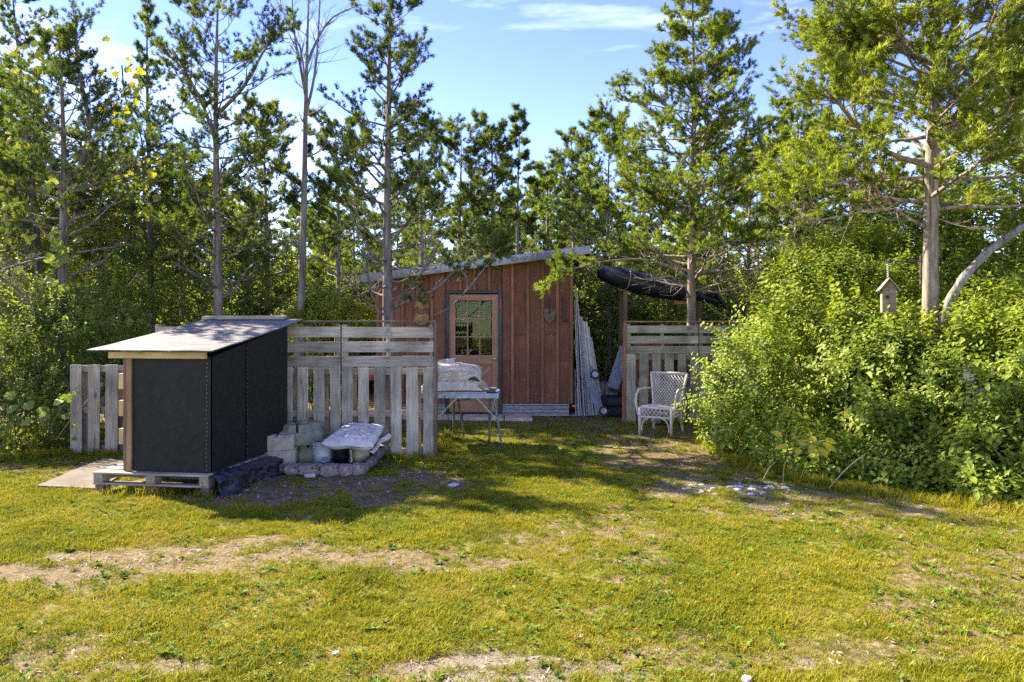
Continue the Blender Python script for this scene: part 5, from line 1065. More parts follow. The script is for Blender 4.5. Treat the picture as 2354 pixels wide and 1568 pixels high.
RB = [ell(1765, 910, 9.5, 150, 175, .85), ell(1850, 800, 9.9, 150, 190, .9), ell(1960, 770, 9.9, 180, 210, 1.0), ell(1830, 1010, 8.7, 160, 95, .6), ell(2060, 900, 8.75, 190, 185, .9), ell(1690, 1000, 8.9, 80, 90, .4), ell(1960, 640, 10.6, 150, 120, .8), ell(1900, 1060, 7.8, 130, 50, .35)]
leafy('shrub', RB, 8400, .074, 'bush_leaf', 'high mound of bright green leafy shrub right of the chair, below the birdhouse', 'shrub', 3, (RB[0][0], 9.2, 0), parts=300, stems=120, front=True, LA=.34, shoots=170, nleaf=6)
RB2 = [ell(2260, 920, 7.9, 200, 200, .9), ell(2110, 1030, 7.7, 170, 120, .6), ell(2330, 1050, 6.75, 150, 110, .5), ell(2420, 960, 7.2, 200, 220, .7), ell(2200, 1080, 7.1, 120, 80, .45), ell(2100, 900, 8.3, 160, 160, .6), ell(2080, 1090, 7.2, 110, 50, .35), ell(2330, 1130, 6.45, 130, 50, .3), ell(2310, 760, 8.6, 130, 110, .7), ell(1985, 800, 8.9, 120, 110, .6)]
leafy('shrub', RB2, 7600, .074, 'bush_leaf', 'dense leafy shrub spilling onto the lawn at the right edge', 'shrub', 4, (RB2[0][0], 7.6, 0), parts=300, stems=90, front=True, LA=.34, shoots=150, nleaf=6)
RB3 = [ell(2290, 620, 10.6, 230, 220, 1.0), ell(2100, 650, 11, 190, 150, .8), ell(2330, 380, 11.2, 140, 240, .9), ell(2050, 560, 11.5, 160, 110, .8)]
leafy('leafy_tree', RB3, 5200, .085, 'bush_leaf', 'tall leafy tree mass behind the big cedar at the right edge', 'tree', 5, (RB3[0][0], 10.8, 0), stems=50, smat='bark_mid', front=True, LA=.4, shoots=80, nleaf=6)
# left undergrowth with vines
LB = [ell(60, 960, 9.2, 120, 110, .6), ell(-20, 900, 9.4, 130, 160, .7), ell(120, 840, 9.9, 110, 110, .6), ell(210, 760, 10.3, 130, 90, .6), ell(40, 760, 10.4, 150, 120, .6)]
leafy('vine_thicket', LB, 4600, .062, 'vine_leaf', 'dark tangle of vines and brambles left of the upright pallet', 'shrub', 6, (LB[0][0], 9.4, 0), parts=160, stems=50, front=True, LA=.35, shoots=60)
LB2 = [ell(200, 650, 12.4, 240, 150, .8), ell(430, 640, 13, 200, 130, .8), ell(60, 520, 13.2, 200, 150, .8), ell(600, 680, 13.6, 170, 100, .8)]
leafy('shrub', LB2, 4200, .078, 'vine_leaf', 'dim understorey of shrubs behind the black shelter', 'shrub', 8, (LB2[0][0], 12.6, 0), stems=60, front=True)
LB3 = [ell(300, 480, 13.8, 130, 110, .7), ell(100, 420, 14, 150, 130, .7), ell(-20, 260, 13.4, 90, 140, .7), ell(420, 450, 14.4, 120, 90, .7)]
leafy('leafy_tree', LB3, 3400, .085, 'yellow_leaf', 'sunlit yellow green tree glowing between the left hand cedars', 'tree', 9, (LB3[0][0], 13.8, 0), stems=40, smat='bark_dark', front=True)
BW = [ell(1095, 770, 16.3, 130, 110, .5)]
leafy('shrub', BW, 1500, .08, 'bush_leaf', 'leafy shrub seen through the door panes and back window of the shed', 'shrub', 15, (BW[0][0], 16.3, 0), stems=20, front=True)
YB = [ell(760, 715, 12.8, 66, 42, .6), ell(715, 735, 12.6, 44, 34, .5), ell(830, 745, 12.8, 54, 44, .5)]
leafy('shrub', YB, 1800, .06, 'yellow_leaf', 'round yellow green shrub seen over the fence left of the shed', 'shrub', 10, (YB[0][0], 12.8, 0), stems=20, front=True)
SB = [ell(1400, 770, 14.0, 70, 120, .6), ell(1500, 790, 14.3, 90, 130, .6), ell(1600, 780, 14.0, 90, 120, .6), ell(1690, 740, 13.2, 70, 150, .7), ell(1360, 700, 15, 70, 110, .6)]
leafy('shrub', SB, 3600, .06, 'vine_leaf', 'dark green shrub bank behind the olive fence and canoe', 'shrub', 12, (SB[0][0], 14.2, 0), stems=60, front=True)
# copies filling the wood behind
def templ(seed, mat): 
    els = [(0, 0, 1.0, .9, .8, 1.0), (.5, .1, 1.5, .6, .6, .9), (-.5, .2, 1.3, .7, .6, .8)]
    r_ = leafy('understorey_shrub', els, 1300, .095, mat, 'leafy understorey shrub deep in the wood behind the clearing', 'shrub', seed, (0, 0, 0), group='shrubs in the wood behind the clearing', stems=14, simple=True, nleaf=7)
    return r_
ts = [templ(71, 'vine_leaf'), templ(72, 'bush_leaf'), templ(73, 'cedar_olive')]
br = random.Random(9); used = [False]*3
k = 0
for D_ in (15.8, 17.5, 19.8, 22.5, 26):
    W_ = D_*.80; n_ = int(W_*2/1.9)
    for i in range(n_):
        x = -W_+(i+br.uniform(.1, .9))*2*W_/n_; y = D_+br.uniform(-.7, .7); ti = br.choice([0, 0, 1, 2, 2]); s_ = br.uniform(.9, 1.35)*(1+(D_-15.8)*.035)
        if XL-.9 < x < XR+.9 and y < DBk+1.4: continue
        zone = 'left of the black shelter' if x/y < -.56 else ('between the black shelter and the shed' if x/y < -.19 else ('directly behind the shed' if x/y < .09 else ('behind the olive fence' if x/y < .3 else 'behind the right hand shrubs'))); zl_, zg_ = 'leafy understorey shrub deep in the wood '+zone, 'understorey shrubs '+zone
        if used[ti]: copy_tree(ts[ti], (x, y, 0), br.uniform(0, 6.28), s_, zl_, zg_)
        else:
            M = Matrix.Translation((x, y, 0)) @ Matrix.Diagonal((s_, s_, s_, 1)); ts[ti].matrix_basis = M; used[ti] = True; ts[ti]['label'] = zl_; ts[ti]['group'] = zg_
bgs = []
for sd_, fm in ((81, 'cedar_dark'), (82, 'cedar_olive'), (83, 'cedar_olive')):
    r_, n_ = cedar('cedar_tree', CX, 10, 130, [(1, 1.0), (2.6, 1.15), (4, .75), (5.4, .2)], 'cedar lost among others in the wood behind the clearing', fm, 'bark_pale', nl=46, r=.06, seed=sd_, up=.8, first=1.0, fol=.42, sub=6, scl=1.1, tpl=TPL_B, twigs=.3, bare_below=2.6, group='cedars in the wood behind the clearing'); bgs.append(r_)
ub = [False]*3
for D_ in (17.0, 19.0, 21.5, 24.5, 28.5):
    W_ = D_*.80; n_ = int(W_*2/1.9)
    for i in range(n_):
        x = -W_+(i+br.uniform(0, 1))*2*W_/n_; y = D_+br.uniform(-.8, .8); ti = br.choice([0, 1, 2]); s_ = br.uniform(.8, 1.12)*(1+(D_-17)*.012)
        if XL-.9 < x < XR+1.0 and y < DBk+1.2: continue
        zone = 'left of the black shelter' if x/y < -.56 else ('between the black shelter and the shed' if x/y < -.19 else ('directly behind the shed' if x/y < .09 else ('behind the olive fence' if x/y < .3 else 'behind the right hand shrubs'))); zl_, zg_ = 'cedar lost among others deep in the wood '+zone, 'background cedars '+zone
        if ub[ti]: copy_tree(bgs[ti], (x, y, 0), br.uniform(0, 6.28), s_, zl_, zg_)
        else: bgs[ti].matrix_basis = Matrix.Translation((x, y, 0)) @ Matrix.Diagonal((s_, s_, s_, 1)); ub[ti] = True; bgs[ti]['label'] = zl_; bgs[ti]['group'] = zg_
# the far wood: one mass
fw = []
for i in range(34): fw.append((-42+i*2.6+br.uniform(-.8, .8), 36+br.uniform(-2, 3), br.uniform(1.4, 2.4), 2.6, 1.8, br.uniform(2.6, 3.6)))
leafy('far_wood', fw, 5200, .30, 'cedar_olive', 'far wood closing the view behind all the trees', 'wood', 91, (0, 36, 0), kind='stuff', stems=0, simple=True, nleaf=6, front=True)

# ------------------------------------------------------------------ birdhouse on its bracket
bD = 7.95; bh = thing('birdhouse', P(2042, 718, bD), 'weathered wooden birdhouse with gable roof hanging from a chain beside the big cedar', 'birdhouse', rz=R(-18))
BMt = WM[bh.name]
def bpart(mb, nm, mat, **k): return mb.build(nm, mat, bh, local=True, M=BMt, **k)
wB, hB, hT, dB = .14, .27, .36, .13
for i, (xa_, xb_) in enumerate(((-wB/2, -.004), (.0, wB/2))):
    za = hB+(hT-hB)*(1-abs(xa_)/(wB/2)); zb_3 = hB+(hT-hB)*(1-abs(xb_)/(wB/2))
    bpart(MB().prism([(xa_, -dB/2, 0), (xb_, -dB/2, 0), (xb_, -dB/2, zb_3-.004), (xa_, -dB/2, za-.004)], (0, .012, 0)), 'front_board', 'birdhouse_wood')
bpart(MB().prism([(-wB/2, dB/2, 0), (wB/2, dB/2, 0), (wB/2, dB/2, hB), (0, dB/2, hT-.004), (-wB/2, dB/2, hB)], (0, -.012, 0)), 'back_board', 'birdhouse_wood')
for sgn in (-1, 1): bpart(MB().box((sgn*(wB/2-.005), 0, hB/2-.003), (.01, dB-.026, hB)), 'side_board', 'birdhouse_wood')
bpart(MB().box((0, 0, .006), (wB-.03, dB-.03, .012)), 'floor_board', 'birdhouse_wood')
for sgn in (-1, 1):
    a_ = Vector((0, 0, hT+.006)); b_ = Vector((sgn*(wB/2+.035), 0, hB-.045+.006)); nn_ = Vector((sgn*(hT-hB), 0, wB/2)).normalized()
    bpart(MB().prism([a_+Vector((0, -dB/2-.03, 0)), b_+Vector((0, -dB/2-.03, 0)), b_+Vector((0, -dB/2-.03, 0))+nn_*.012, a_+Vector((0, -dB/2-.03, .014))], (0, dB+.06, 0)), 'roof_board', 'pallet_olive')
bpart(MB().lathe([(.001, 0), (.018, 0), (.018, .004), (.001, .004)], 16), 'dark_hole_disc', 'inside_dark') if False else MB().lathe([(.001, 0), (.019, 0), (.019, .003), (.001, .003)], 16).build('dark_hole_disc', 'inside_dark', bh, local=True, M=BMt @ Matrix.Translation((-.02, -dB/2-.0005, .17)) @ Matrix.Rotation(R(90), 4, 'X'))  # near-black disc on the uncut front; the hole's shade is its colour
cb = P(2042, 718, bD)+Vector((0, 0, hT+.015)); ctop = P(2040, 602, bD); chn = MB(); nlk = 14
for k in range(nlk):
    c_ = cb.lerp(ctop, (k+.5)/nlk); hl = (ctop.z-cb.z)/nlk*.62; pts = [c_+(Vector((.008*math.cos(t_), 0, 0)) if k % 2 else Vector((0, .008*math.cos(t_), 0)))+Vector((0, 0, hl*math.sin(t_))) for t_ in np.linspace(0, 2*math.pi, 9)]; chn.tube(pts, .0028, 5)
chn.build('chain', 'galvanised', bh)
bk_ = thing('wall_bracket', P(2117, 600, 8.15), 'black metal bracket on the big cedar trunk holding the birdhouse chain', 'bracket')
MB().tube([P(2118, 601, 8.15), P(2036, 601, bD)], .009, 8).build('arm', 'iron_dark', bk_)
MB().tube([P(2118, 642, 8.15), P(2055, 602, bD)], .007, 8).build('strut', 'iron_dark', bk_)
board('back_plate', P(2117, 655, 8.16), P(2117, 588, 8.16), .03, .02, 'iron_dark', bk_, (-1, 0, 0))

# ------------------------------------------------------------------ single plants
lmY = np_mesh('leaf', LV*.11, LF, ['autumn_leaf'], rnd=np.full(len(LV), .55), smooth=True)
lmYG = np_mesh('leaf', LV*.10, LF, ['yellow_leaf'], rnd=np.full(len(LV), .9), smooth=True)
def place_leaf(parent, me, p, d, n=(0, -.5, 1), nm='leaf', s=1.0):
    n = Vector(n).normalized(); y = Vector(d); y = (y-n*y.dot(n)).normalized(); x = y.cross(n); M = Matrix((x, y, n)).transposed().to_4x4() @ Matrix.Scale(s, 4); M.translation = Vector(p); return link(nm, me, parent, M)
ya_ = thing('young_ash', G(1800, 1118), 'low sprig with big bright yellow leaves in front of the right hand shrub', 'plant')
st_ = [G(1800, 1118), P(1806, 1060, 7.05), P(1840, 1028, 6.98), P(1895, 1012, 6.96)]
MB().tube(smooth_pts(st_, 4), .004, 5).build('stem', 'dry_stem', ya_)
for px_, py_, dx, dz, s_ in ((1895, 1012, .8, .3, 1.1), (1890, 1020, .7, -.5, 1.2), (1870, 1018, .1, .9, .9), (1865, 1022, -.1, -.5, .9), (1840, 1026, .2, .8, .9), (1838, 1030, -.3, -.6, .8), (1815, 1030, -.6, .7, 1.0), (1812, 1025, -.9, .3, .9), (1882, 1028, .2, -1, 1.1), (1798, 1005, -.3, .9, 1.0)):
    place_leaf(ya_, lmY, P(px_, py_, 6.95), (dx, -.25, dz), (.25*dx, -.55, .8), s=s_*1.15)
# goldenrod-like stalks and dry stems, thistle, white flower heads
for i, (px_, py_, hpx, mt, lb, nm) in enumerate(((1935, 1090, 210, 'dry_stem', 'tall yellowing stalk in the gap of the right hand shrubs', 'weed_stalk'), (1945, 1092, 160, 'yellow', 'short golden stalk beside the tall yellowing one', 'weed_stalk'), (1745, 1085, 60, 'g', 'low leafy weed at the foot of the shrub near the stones', 'weed_stalk'))):
    g_ = G(px_, py_); rt_ = thing(nm, g_, lb, 'plant'); h_ = hpx*g_.y/F
    MB().tube(smooth_pts([g_, g_+Vector((.01, -.03, h_*.5)), g_+Vector((.03, -.05, h_))], 4), .004, 5).build('stem', 'green_stem', rt_)
    for k in range(26 if i < 2 else 12):
        t_ = random.uniform(.1, 1); a_ = random.uniform(0, 6.28); place_leaf(rt_, lmYG, g_+Vector((.03*t_*t_, -.05*t_, h_*t_)), (math.cos(a_), math.sin(a_), .3), (0, -.3, 1), s=random.uniform(.3, .55) if i < 2 else .6)
thp = P(1978, 960, 7.95); tht = thing('thistle_flower', (thp.x, thp.y, 0), 'single purple thistle head poking out of the right hand shrub', 'flower')
MB().tube(smooth_pts([(thp.x, thp.y, 0), (thp.x+.02, thp.y, thp.z*.5), (thp.x, thp.y, thp.z)], 4), .004, 5).build('stem', 'green_stem', tht)
mb = MB()
for k in range(40):
    a_ = random.uniform(0, 6.28); e_ = random.uniform(0, 1.3); mb.tube([thp, thp+Vector((math.cos(a_)*math.sin(e_), math.sin(a_)*math.sin(e_), math.cos(e_)))*.04], [.003, .0015], 3)
mb.build('flower_head', 'purple_petal', tht)
for i, (px_, py_, lb) in enumerate(((2225, 870, 'left cluster of cream flower heads on the right edge shrub'), (2262, 905, 'middle cluster of cream flower heads on the right edge shrub'), (2300, 930, 'lowest cluster of cream flower heads on the right edge shrub'), (2240, 920, 'small cream flower head under the left cluster'))):
    fp = P(px_, py_, 6.95); rt_ = thing('flowering_weed', (fp.x, 7.2, 0), lb, 'flower', 'cream flower heads'); MB().tube(smooth_pts([(fp.x+.05, 7.2, 0), (fp.x+.03, 7.05, fp.z*.6), tuple(fp)], 4), .004, 5).build('stem', 'green_stem', rt_)
    mb = MB()
    for k in range(70):
        c_ = fp+Vector((random.gauss(0, .05), random.gauss(0, .03), random.gauss(0, .045))); mb.add([c_, c_+Vector((.012, 0, .004)), c_+Vector((.006, -.004, .014))], [(0, 1, 2)]); mb.add([c_, c_+Vector((-.010, -.003, .006)), c_+Vector((.002, .006, .013))], [(0, 1, 2)])
    mb.build('flower_head', 'white_petal', rt_)
for i, (a_, b_, lb) in enumerate(((G(1905, 1128)+Vector((0, 0, .02)), P(1992, 1042, 7.0), 'bare straw coloured stem slanting out of the right hand shrub'), (G(1752, 1112)+Vector((0, 0, .02)), P(1782, 1062, 7.3), 'short bare stem leaning by the stones'), (G(2010, 1120), P(1968, 1040, 7.3), 'thin bare stem crossing low in the shrub'), (P(130, 1010, 8.7), P(215, 905, 8.5), 'pale bramble cane slanting before the left vines'))):
    tag(MB().tube(smooth_pts([a_, (a_+b_)/2+Vector((0, 0, .03)), b_], 4), [.006-.0004*j for j in range(9)], 6).build('dry_stem', 'dry_stem', origin=a_), lb, 'stem')
# big vine leaves
def grape_leaf():
    n = 14; v = [(0, .35, .0)]; 
    for k in range(n):
        a_ = -math.pi/2+2*math.pi*(k+.5)/n; r_ = .50*(1+.16*math.cos(3*(a_-math.pi/2))+.05*(-1)**k); v.append((r_*math.cos(a_), .45+r_*math.sin(a_), -.10*(r_*math.cos(a_))**2*4+.03*(-1)**k))
    return np.array(v), np.array([(0, 1+k, 1+(k+1) % n) for k in range(n)])
gv, gf = grape_leaf(); gl = [np_mesh('leaf', gv*s_, gf, ['vine_leaf'], rnd=np.full(len(gv), q), smooth=False) for s_, q in ((.17, .35), (.14, .7), (.15, .95))]
gvn = thing('grape_vine', P(145, 0, 10.0)*Vector((1, 1, 0)), 'grape vine with broad leaves climbing the forked left cedar', 'vine')
vp = smooth_pts([Vector((P(150, 0, 10).x, 10.0, 0)), P(160, 760, 10.05), P(130, 640, 10.05), P(155, 520, 10.05), P(140, 430, 10.0)], 8); MB().tube(vp, .012, 6).build('stem', 'bark_dark', gvn)
for k in range(34):
    p = random.choice(vp[8:])+Vector((random.gauss(0, .14), -.12+random.gauss(0, .06), random.gauss(0, .12))); place_leaf(gvn, random.choice(gl), p, (random.gauss(0, .7), -.2, -1), (random.gauss(0, .4), -1, .5), s=random.uniform(.7, 1.2))
gv2 = thing('grape_vine', G(150, 1030), 'sunlit grape vine leaves spilling round the edge of the upright pallet', 'vine')
MB().tube(smooth_pts([G(150, 1030), P(120, 980, 8.6), P(170, 900, 8.5), P(185, 885, 8.5)], 5), .006, 6).build('stem', 'green_stem', gv2)
for px_, py_, s_ in ((178, 892, 1.1), (150, 905, .9), (128, 918, 1.0), (95, 935, 1.0), (60, 925, .9), (30, 930, 1.0), (150, 950, .7), (165, 975, .7), (70, 960, .9), (110, 950, 1), (20, 900, .9), (178, 1005, .5)):
    place_leaf(gv2, random.choice(gl[1:]), P(px_, py_, 8.45), (random.gauss(0, .5), -.2, -.6), (random.gauss(0, .4), -.8, .7), s=s_*.95)
gv3 = thing('climbing_vine', P(330, 0, 12.2)*Vector((1, 1, 0)), 'yellow leaved vine trailing up the spindly left cedar', 'vine')
vp = smooth_pts([Vector((P(345, 0, 12.2).x, 12.2, 0)), P(345, 600, 12.2), P(330, 450, 12.1), P(325, 320, 12.0), P(290, 230, 12.0), P(280, 150, 12.0)], 8); MB().tube(vp, .012, 6).build('stem', 'bark_dark', gv3)
gly = np_mesh('leaf', gv*.14, gf, ['yellow_leaf'], rnd=np.full(len(gv), .7), smooth=False)
for k in range(80): p = vp[8:][int(random.random()*(len(vp)-8))]+Vector((random.gauss(0, .22), random.gauss(0, .1)-.05, random.gauss(0, .12))); place_leaf(gv3, gly, p, (random.gauss(0, .7), -.2, -1), (random.gauss(0, .6), -1, .4), s=random.uniform(.6, 1.1))
gv4 = thing('climbing_vine', P(60, 0, 11.2)*Vector((1, 1, 0)), 'yellow green vine draped over the leaning left edge cedar', 'vine')
vp = smooth_pts([Vector((P(70, 0, 11.2).x, 11.2, 0)), P(60, 600, 11.2), P(40, 420, 11.2), P(60, 280, 11.2), P(100, 150, 11.2), P(140, 110, 11.2)], 8); MB().tube(vp, .012, 6).build('stem', 'bark_dark', gv4)
for k in range(130): p = vp[8:][int(random.random()*(len(vp)-8))]+Vector((random.gauss(0, .3), random.gauss(0, .15)-.05, random.gauss(0, .15))); place_leaf(gv4, gly, p, (random.gauss(0, .7), -.2, -1), (random.gauss(0, .6), -1, .4), s=random.uniform(.6, 1.1))

# ------------------------------------------------------------------ stones
sr = random.Random(5)
for i in range(58):
    if i < 44: px_, py_ = sr.gauss(1685, 62), sr.gauss(1123, 6)
    else: px_, py_ = sr.uniform(1800, 2200), sr.uniform(1150, 1210)
    g_ = G(px_, py_); d_ = sr.uniform(.022, .065) if i < 44 else sr.uniform(.025, .06)
    stone('stone', (g_.x, g_.y, d_*.06), (d_*1.3, d_, d_*.55), 'white_stone' if i < 44 else 'grey_stone', 'whitish limestone lump in the scatter at the foot of the shrub' if i < 44 else 'grey flat stone half sunk in the thin grass by the shrubs', 'stone', 300+i, 'white stones below the shrub' if i < 44 else 'grey stones in the thin grass', sr.uniform(0, 6), subd=1 if i >= 44 else 2)
for px_, py_, d_, lb in ((1043, 1118, .10, 'flat pale stone alone in the grass right of the dirt'), (772, 1502, .03, 'small buff stone low in the left foreground'), (1716, 1563, .045, 'white stone at the bottom edge of the lawn'), (1335, 1464, .035, 'tan stone in the front gravel patch')):
    g_ = G(px_, py_); stone('stone', (g_.x, g_.y, d_*.12), (d_*1.3, d_, d_*.4), 'white_stone', lb, 'stone', int(px_), None, 1.0)

# ------------------------------------------------------------------ grass, weeds, litter, pebbles (uncountable)
SRC = bpy.data.collections.new('sources')      # never linked to the scene
def src_obj(colname, meshes):
    c_ = bpy.data.collections.new(colname)
    for me in meshes: c_.objects.link(bpy.data.objects.new(me.name, me))
    return c_
def tuft(seed, nb, h, w_, rad, lean):
    rg = np.random.default_rng(seed); V_, F_ = [], []
    for i in range(nb):
        a_ = rg.uniform(0, 6.28); r_ = rad*math.sqrt(rg.random()); b_ = np.array([r_*math.cos(a_), r_*math.sin(a_), -.004]); la = rg.uniform(0, 6.28); hh = h*rg.uniform(.45, 1.1); ln = hh*rg.uniform(.2, lean)
        s = np.array([math.cos(la+1.57), math.sin(la+1.57), 0])*w_*rg.uniform(.7, 1.2)/2; d = np.array([math.cos(la), math.sin(la), 0]); k = len(V_)
        V_ += [b_-s, b_+s, b_+d*ln*.35+[0, 0, hh*.6]-s*.8, b_+d*ln*.35+[0, 0, hh*.6]+s*.8, b_+d*ln+[0, 0, hh*(1-.12*ln/hh)]]
        F_ += [(k, k+1, k+3), (k, k+3, k+2), (k+2, k+3, k+4)]
    return np_mesh('tuft', np.array(V_), np.array(F_), ['grass_blade'])
def rosette(seed, n, size):
    rg = np.random.default_rng(seed); Vs, Fs, b = [], [], 0
    for i in range(n):
        a_ = i*2.4+rg.uniform(-.3, .3); e = R(rg.uniform(8, 40)); M = np.array(Matrix.Rotation(a_, 3, 'Z') @ Matrix.Rotation(e, 3, 'X')); v = (LV*np.array([.62, 1, 1])*size*rg.uniform(.6, 1.1)) @ M.T+np.array([0, 0, .006]); Vs.append(v); Fs.append(LF+b); b += len(LV)
    return np_mesh('rosette', np.concatenate(Vs), np.concatenate(Fs), ['weed_leaf'])
def bit(seed):
    rg = np.random.default_rng(seed); V_, F_ = [], []
    for i in range(5):
        p = rg.normal(size=3)*.03; p[2] = abs(p[2])*.25+.004; a_ = rg.uniform(0, 6.28); L_ = rg.uniform(.01, .045); w_ = rg.uniform(.002, .008); d = np.array([math.cos(a_), math.sin(a_), rg.normal()*.2])*L_; s = np.array([-math.sin(a_), math.cos(a_), rg.normal()*.3])*w_; k = len(V_)
        V_ += [p-d-s*.3, p+s, p+d+s*.2, p-s]; F_ += [(k, k+1, k+2), (k, k+2, k+3)]
    return np_mesh('bit', np.array(V_), np.array(F_), ['litter'])
def pebble(seed, mat):
    bm = bmesh.new(); bmesh.ops.create_icosphere(bm, subdivisions=1, radius=.5)
    for v in bm.verts: v.co = v.co*(1+.25*mnoise.noise(v.co*2+Vector((seed, 0, 0)))); v.co.z *= .55
    me = bpy.data.meshes.new('pebble'); bm.to_mesh(me); bm.free(); me.materials.append(MATS[mat]); return me
def instancer(name, pos, scl, col, label, kind='stuff', cat=None, tilt=.15, seed=0):
    rg = np.random.default_rng(seed); n = len(pos); me = bpy.data.meshes.new(name); me.vertices.add(n); me.vertices.foreach_set('co', np.asarray(pos, np.float32).ravel())
    a_ = me.attributes.new('rot', 'FLOAT_VECTOR', 'POINT'); a_.data.foreach_set('vector', np.stack([rg.normal(0, tilt, n), rg.normal(0, tilt, n), rg.uniform(0, 6.28, n)], 1).astype(np.float32).ravel())
    a_ = me.attributes.new('scl', 'FLOAT_VECTOR', 'POINT'); a_.data.foreach_set('vector', np.repeat(np.asarray(scl)[:, None], 3, 1).astype(np.float32).ravel())
    a_ = me.attributes.new('pick', 'INT', 'POINT'); a_.data.foreach_set('value', rg.integers(0, len(col.objects), n).astype(np.int32))
    o_ = link(name, me); ng = bpy.data.node_groups.new(name, 'GeometryNodeTree'); ng.interface.new_socket('Geometry', in_out='INPUT', socket_type='NodeSocketGeometry'); ng.interface.new_socket('Geometry', in_out='OUTPUT', socket_type='NodeSocketGeometry')
    gi = ng.nodes.new('NodeGroupInput'); go = ng.nodes.new('NodeGroupOutput'); ip = ng.nodes.new('GeometryNodeInstanceOnPoints'); ci = ng.nodes.new('GeometryNodeCollectionInfo'); ci.inputs[0].default_value = col; ci.inputs[1].default_value = True; ci.inputs[2].default_value = True
    def na_(nm, ty): q = ng.nodes.new('GeometryNodeInputNamedAttribute'); q.data_type = ty; q.inputs[0].default_value = nm; return q.outputs[0]
    Lk = ng.links.new; Lk(gi.outputs[0], ip.inputs['Points']); Lk(ci.outputs[0], ip.inputs['Instance']); ip.inputs['Pick Instance'].default_value = True
    Lk(na_('pick', 'INT'), ip.inputs['Instance Index']); Lk(na_('rot', 'FLOAT_VECTOR'), ip.inputs['Rotation']); Lk(na_('scl', 'FLOAT_VECTOR'), ip.inputs['Scale']); Lk(ip.outputs[0], go.inputs[0])
    md = o_.modifiers.new('scatter', 'NODES'); md.node_group = ng; return tag(o_, label, cat, None, kind)
def sample(n, y0, y1, seed, wid=.76):
    rg = np.random.default_rng(seed); y = np.sqrt(rg.uniform(y0*y0, y1*y1, n)); x = rg.uniform(-1, 1, n)*(wid*y+.2); return x, y, rg
boxes = [(S(-.56, .72, 0), .72, .92)]
def blocked(x, y):   # keep plants out from under slabs and furniture
    u = (x-C0.x)*ex.x+(y-C0.y)*ex.y; v = (x-C0.x)*ey.x+(y-C0.y)*ey.y
    b_ = (u > -1.13) & (u < .10) & (v > -.05) & (v < 1.5)
    b_ |= (x > XL) & (x < XR) & (y > DS-.05); b_ |= (x > G(604, 1090).x) & (x < G(830, 1090).x) & (y > 7.45) & (y < 8.5)
    b_ |= (y > DS-.75) & (x > (925-CX)*11.9/F) & (x < (1224-CX)*11.9/F)
    px, py = proj(x, y); b_ |= (px > 95+(1130-py)*1.3) & (px < 240+(1130-py)*1.5) & (py > 1062) & (py < 1127)
    return b_
x, y, rg = sample(86000, 2.7, 8.6, 101); x2, y2, rg2 = sample(26000, 8.6, 13.5, 102, .85)
x = np.concatenate([x, x2]); y = np.concatenate([y, y2]); bare = bare_at(x, y); dens = fbm(x*6+3, y*6+8, 71, 3)
keep = (rng.random(len(x)) < np.clip(1.12-bare*1.15, .05, 1)*np.clip(.35+1.5*dens-.25, .2, 1)) & ~blocked(x, y); keep &= ~((y > 11.3) & (rng.random(len(x)) < .6))
x, y = x[keep], y[keep]; hvar = .45+1.25*fbm(x*3.1+5, y*3.1+5, 81, 4); sc_ = hvar*rng.uniform(.7, 1.25, len(x))*np.where(y > 8.6, 1.5, 1.0)*(1-.35*bare_at(x, y))
gc = src_obj('grass_sources', [tuft(200+i, 26, h*.85, .0034, .036, l_) for i, (h, l_) in enumerate(((.028, 1.4), (.036, 1.6), (.024, 1.8), (.045, 1.3), (.03, 2.2)))])
instancer('grass', np.stack([x, y, hz(x, y)], 1), sc_, gc, 'short yellow green grass covering the clearing', seed=1)
n_grass = len(x)
x, y, rg = sample(5200, 2.8, 11, 103); k_ = (fbm(x*1.6+30, y*1.6, 91, 3) > .5) & ~blocked(x, y) & (bare_at(x, y) < .8); x, y = x[k_], y[k_]
wc = src_obj('weed_sources', [rosette(300, 11, .05), rosette(301, 9, .06), rosette(302, 14, .038)])
instancer('lawn_weeds', np.stack([x, y, hz(x, y)], 1), rg.uniform(.35, .95, len(x)), wc, 'dark green weed rosettes dotted through the grass', seed=2, cat=None)
x, y, rg = sample(30000, 2.7, 11, 113); k_ = (fbm(x*1.3+60, y*1.3+7, 97, 4) > .47) & ~blocked(x, y) & (bare_at(x, y) < rg.uniform(.2, .9, len(x))); x, y = x[k_], y[k_]
cl_ = src_obj('clover_sources', [rosette(310, 9, .017), rosette(311, 7, .022), rosette(312, 11, .014)])
instancer('clover', np.stack([x, y, hz(x, y)+.012], 1), rg.uniform(.6, 1.4, len(x)), cl_, 'tiny clover leaves mixed through the grass', seed=12)
x, y, rg = sample(40000, 2.8, 13.5, 104); k_ = (rng.random(len(x)) < bare_at(x, y)*.8+.12) & ~blocked(x, y); x, y = x[k_], y[k_]
lc = src_obj('litter_sources', [bit(400+i) for i in range(5)])
instancer('leaf_litter', np.stack([x, y, hz(x, y)], 1), rg.uniform(.25, .7, len(x)), lc, 'dry straw bits and leaf scraps on the bare soil', seed=3)
x, y, rg = sample(16000, 2.8, 12, 105); k_ = (rng.random(len(x)) < np.clip(bare_at(x, y)*.25+stony(x, y)*.9, 0, 1)) & ~blocked(x, y); x, y = x[k_], y[k_]
pc = src_obj('pebble_sources', [pebble(1, 'grey_stone'), pebble(5, 'grey_stone'), pebble(9, 'white_stone'), pebble(12, 'slab_stone')])
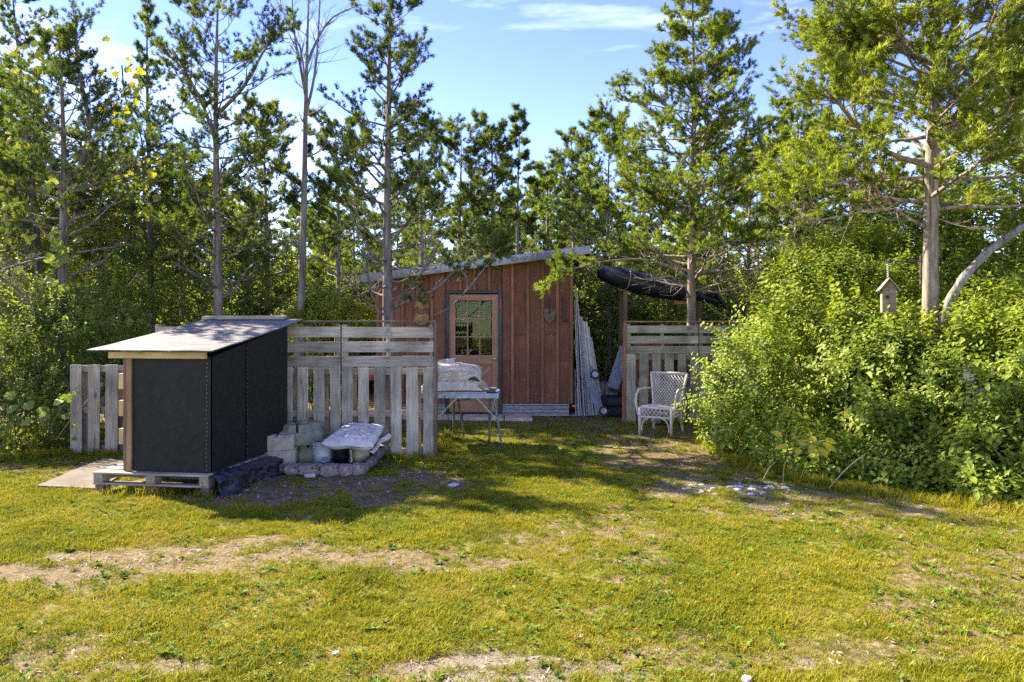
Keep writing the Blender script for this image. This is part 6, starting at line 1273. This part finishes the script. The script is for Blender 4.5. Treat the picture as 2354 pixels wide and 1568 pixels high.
instancer('pebbles', np.stack([x, y, hz(x, y)], 1), np.clip(rg.exponential(.009, len(x))+.006, 0, .035), pc, 'small pebbles and grit on the worn patches', seed=4, tilt=.5)
# taller grass fringe at the feet of fences and shrubs
fr = []
for (pa, pb, n_) in (((690, 1053), (1000, 1056), 150), ((1003, 1052), (1030, 1000), 60), ((1440, 978), (1600, 978), 90), ((1600, 1010), (1750, 1085), 220), ((1750, 1085), (1950, 1130), 110), ((1950, 1130), (2400, 1190), 170), ((0, 1060), (170, 1045), 160), ((170, 1045), (290, 1048), 60), ((225, 1136), (500, 1142), 60), ((1155, 955), (1300, 956), 30), ((1640, 1040), (1700, 1075), 80)):
    for k in range(n_):
        t_ = random.random(); g_ = G(pa[0]+(pb[0]-pa[0])*t_, pa[1]+(pb[1]-pa[1])*t_); fr.append((g_.x+random.gauss(0, .04), g_.y+random.gauss(0, .07), 0))
cl_c = [(random.uniform(-5, 5), random.uniform(3.2, 9.5)) for _ in range(150)]
for cx_, cy_ in cl_c:
    if abs(cx_) < .75*cy_:
        for k in range(random.randint(2, 9)): fr.append((cx_+random.gauss(0, .07), cy_+random.gauss(0, .07), -.001))
fr = np.array(fr); is_l = fr[:, 2] < 0; kk = ~(is_l & blocked(fr[:, 0], fr[:, 1])); fr = fr[kk]; is_l = is_l[kk]; fr[:, 2] = hz(fr[:, 0], fr[:, 1]); tc_ = src_obj('tall_grass_sources', [tuft(500+i, 14, .11, .005, .04, 1.0) for i in range(4)])
instancer('tall_grass', fr, rng.uniform(.5, 1.3, len(fr))*np.where(is_l, .5, 1), tc_, 'longer grass along the feet of the fences and shrubs', seed=5)
twg = MB()
for k in range(70):   # twigs fallen on the white tarp
    a_, b_ = random.uniform(.15, .9), random.uniform(.1, .8); p = sack_pt(a_, b_, 1)+Vector((0, 0, .004)); an = random.uniform(0, 3.1); d_ = Vector((math.cos(an), math.sin(an), 0))*random.uniform(.005, .02); twg.tube([p-d_, p+d_], .0015, 3)
tag(twg.build('twigs', 'dull_brown'), 'brown twig scraps lying on the folded white tarp', None, None, 'stuff')
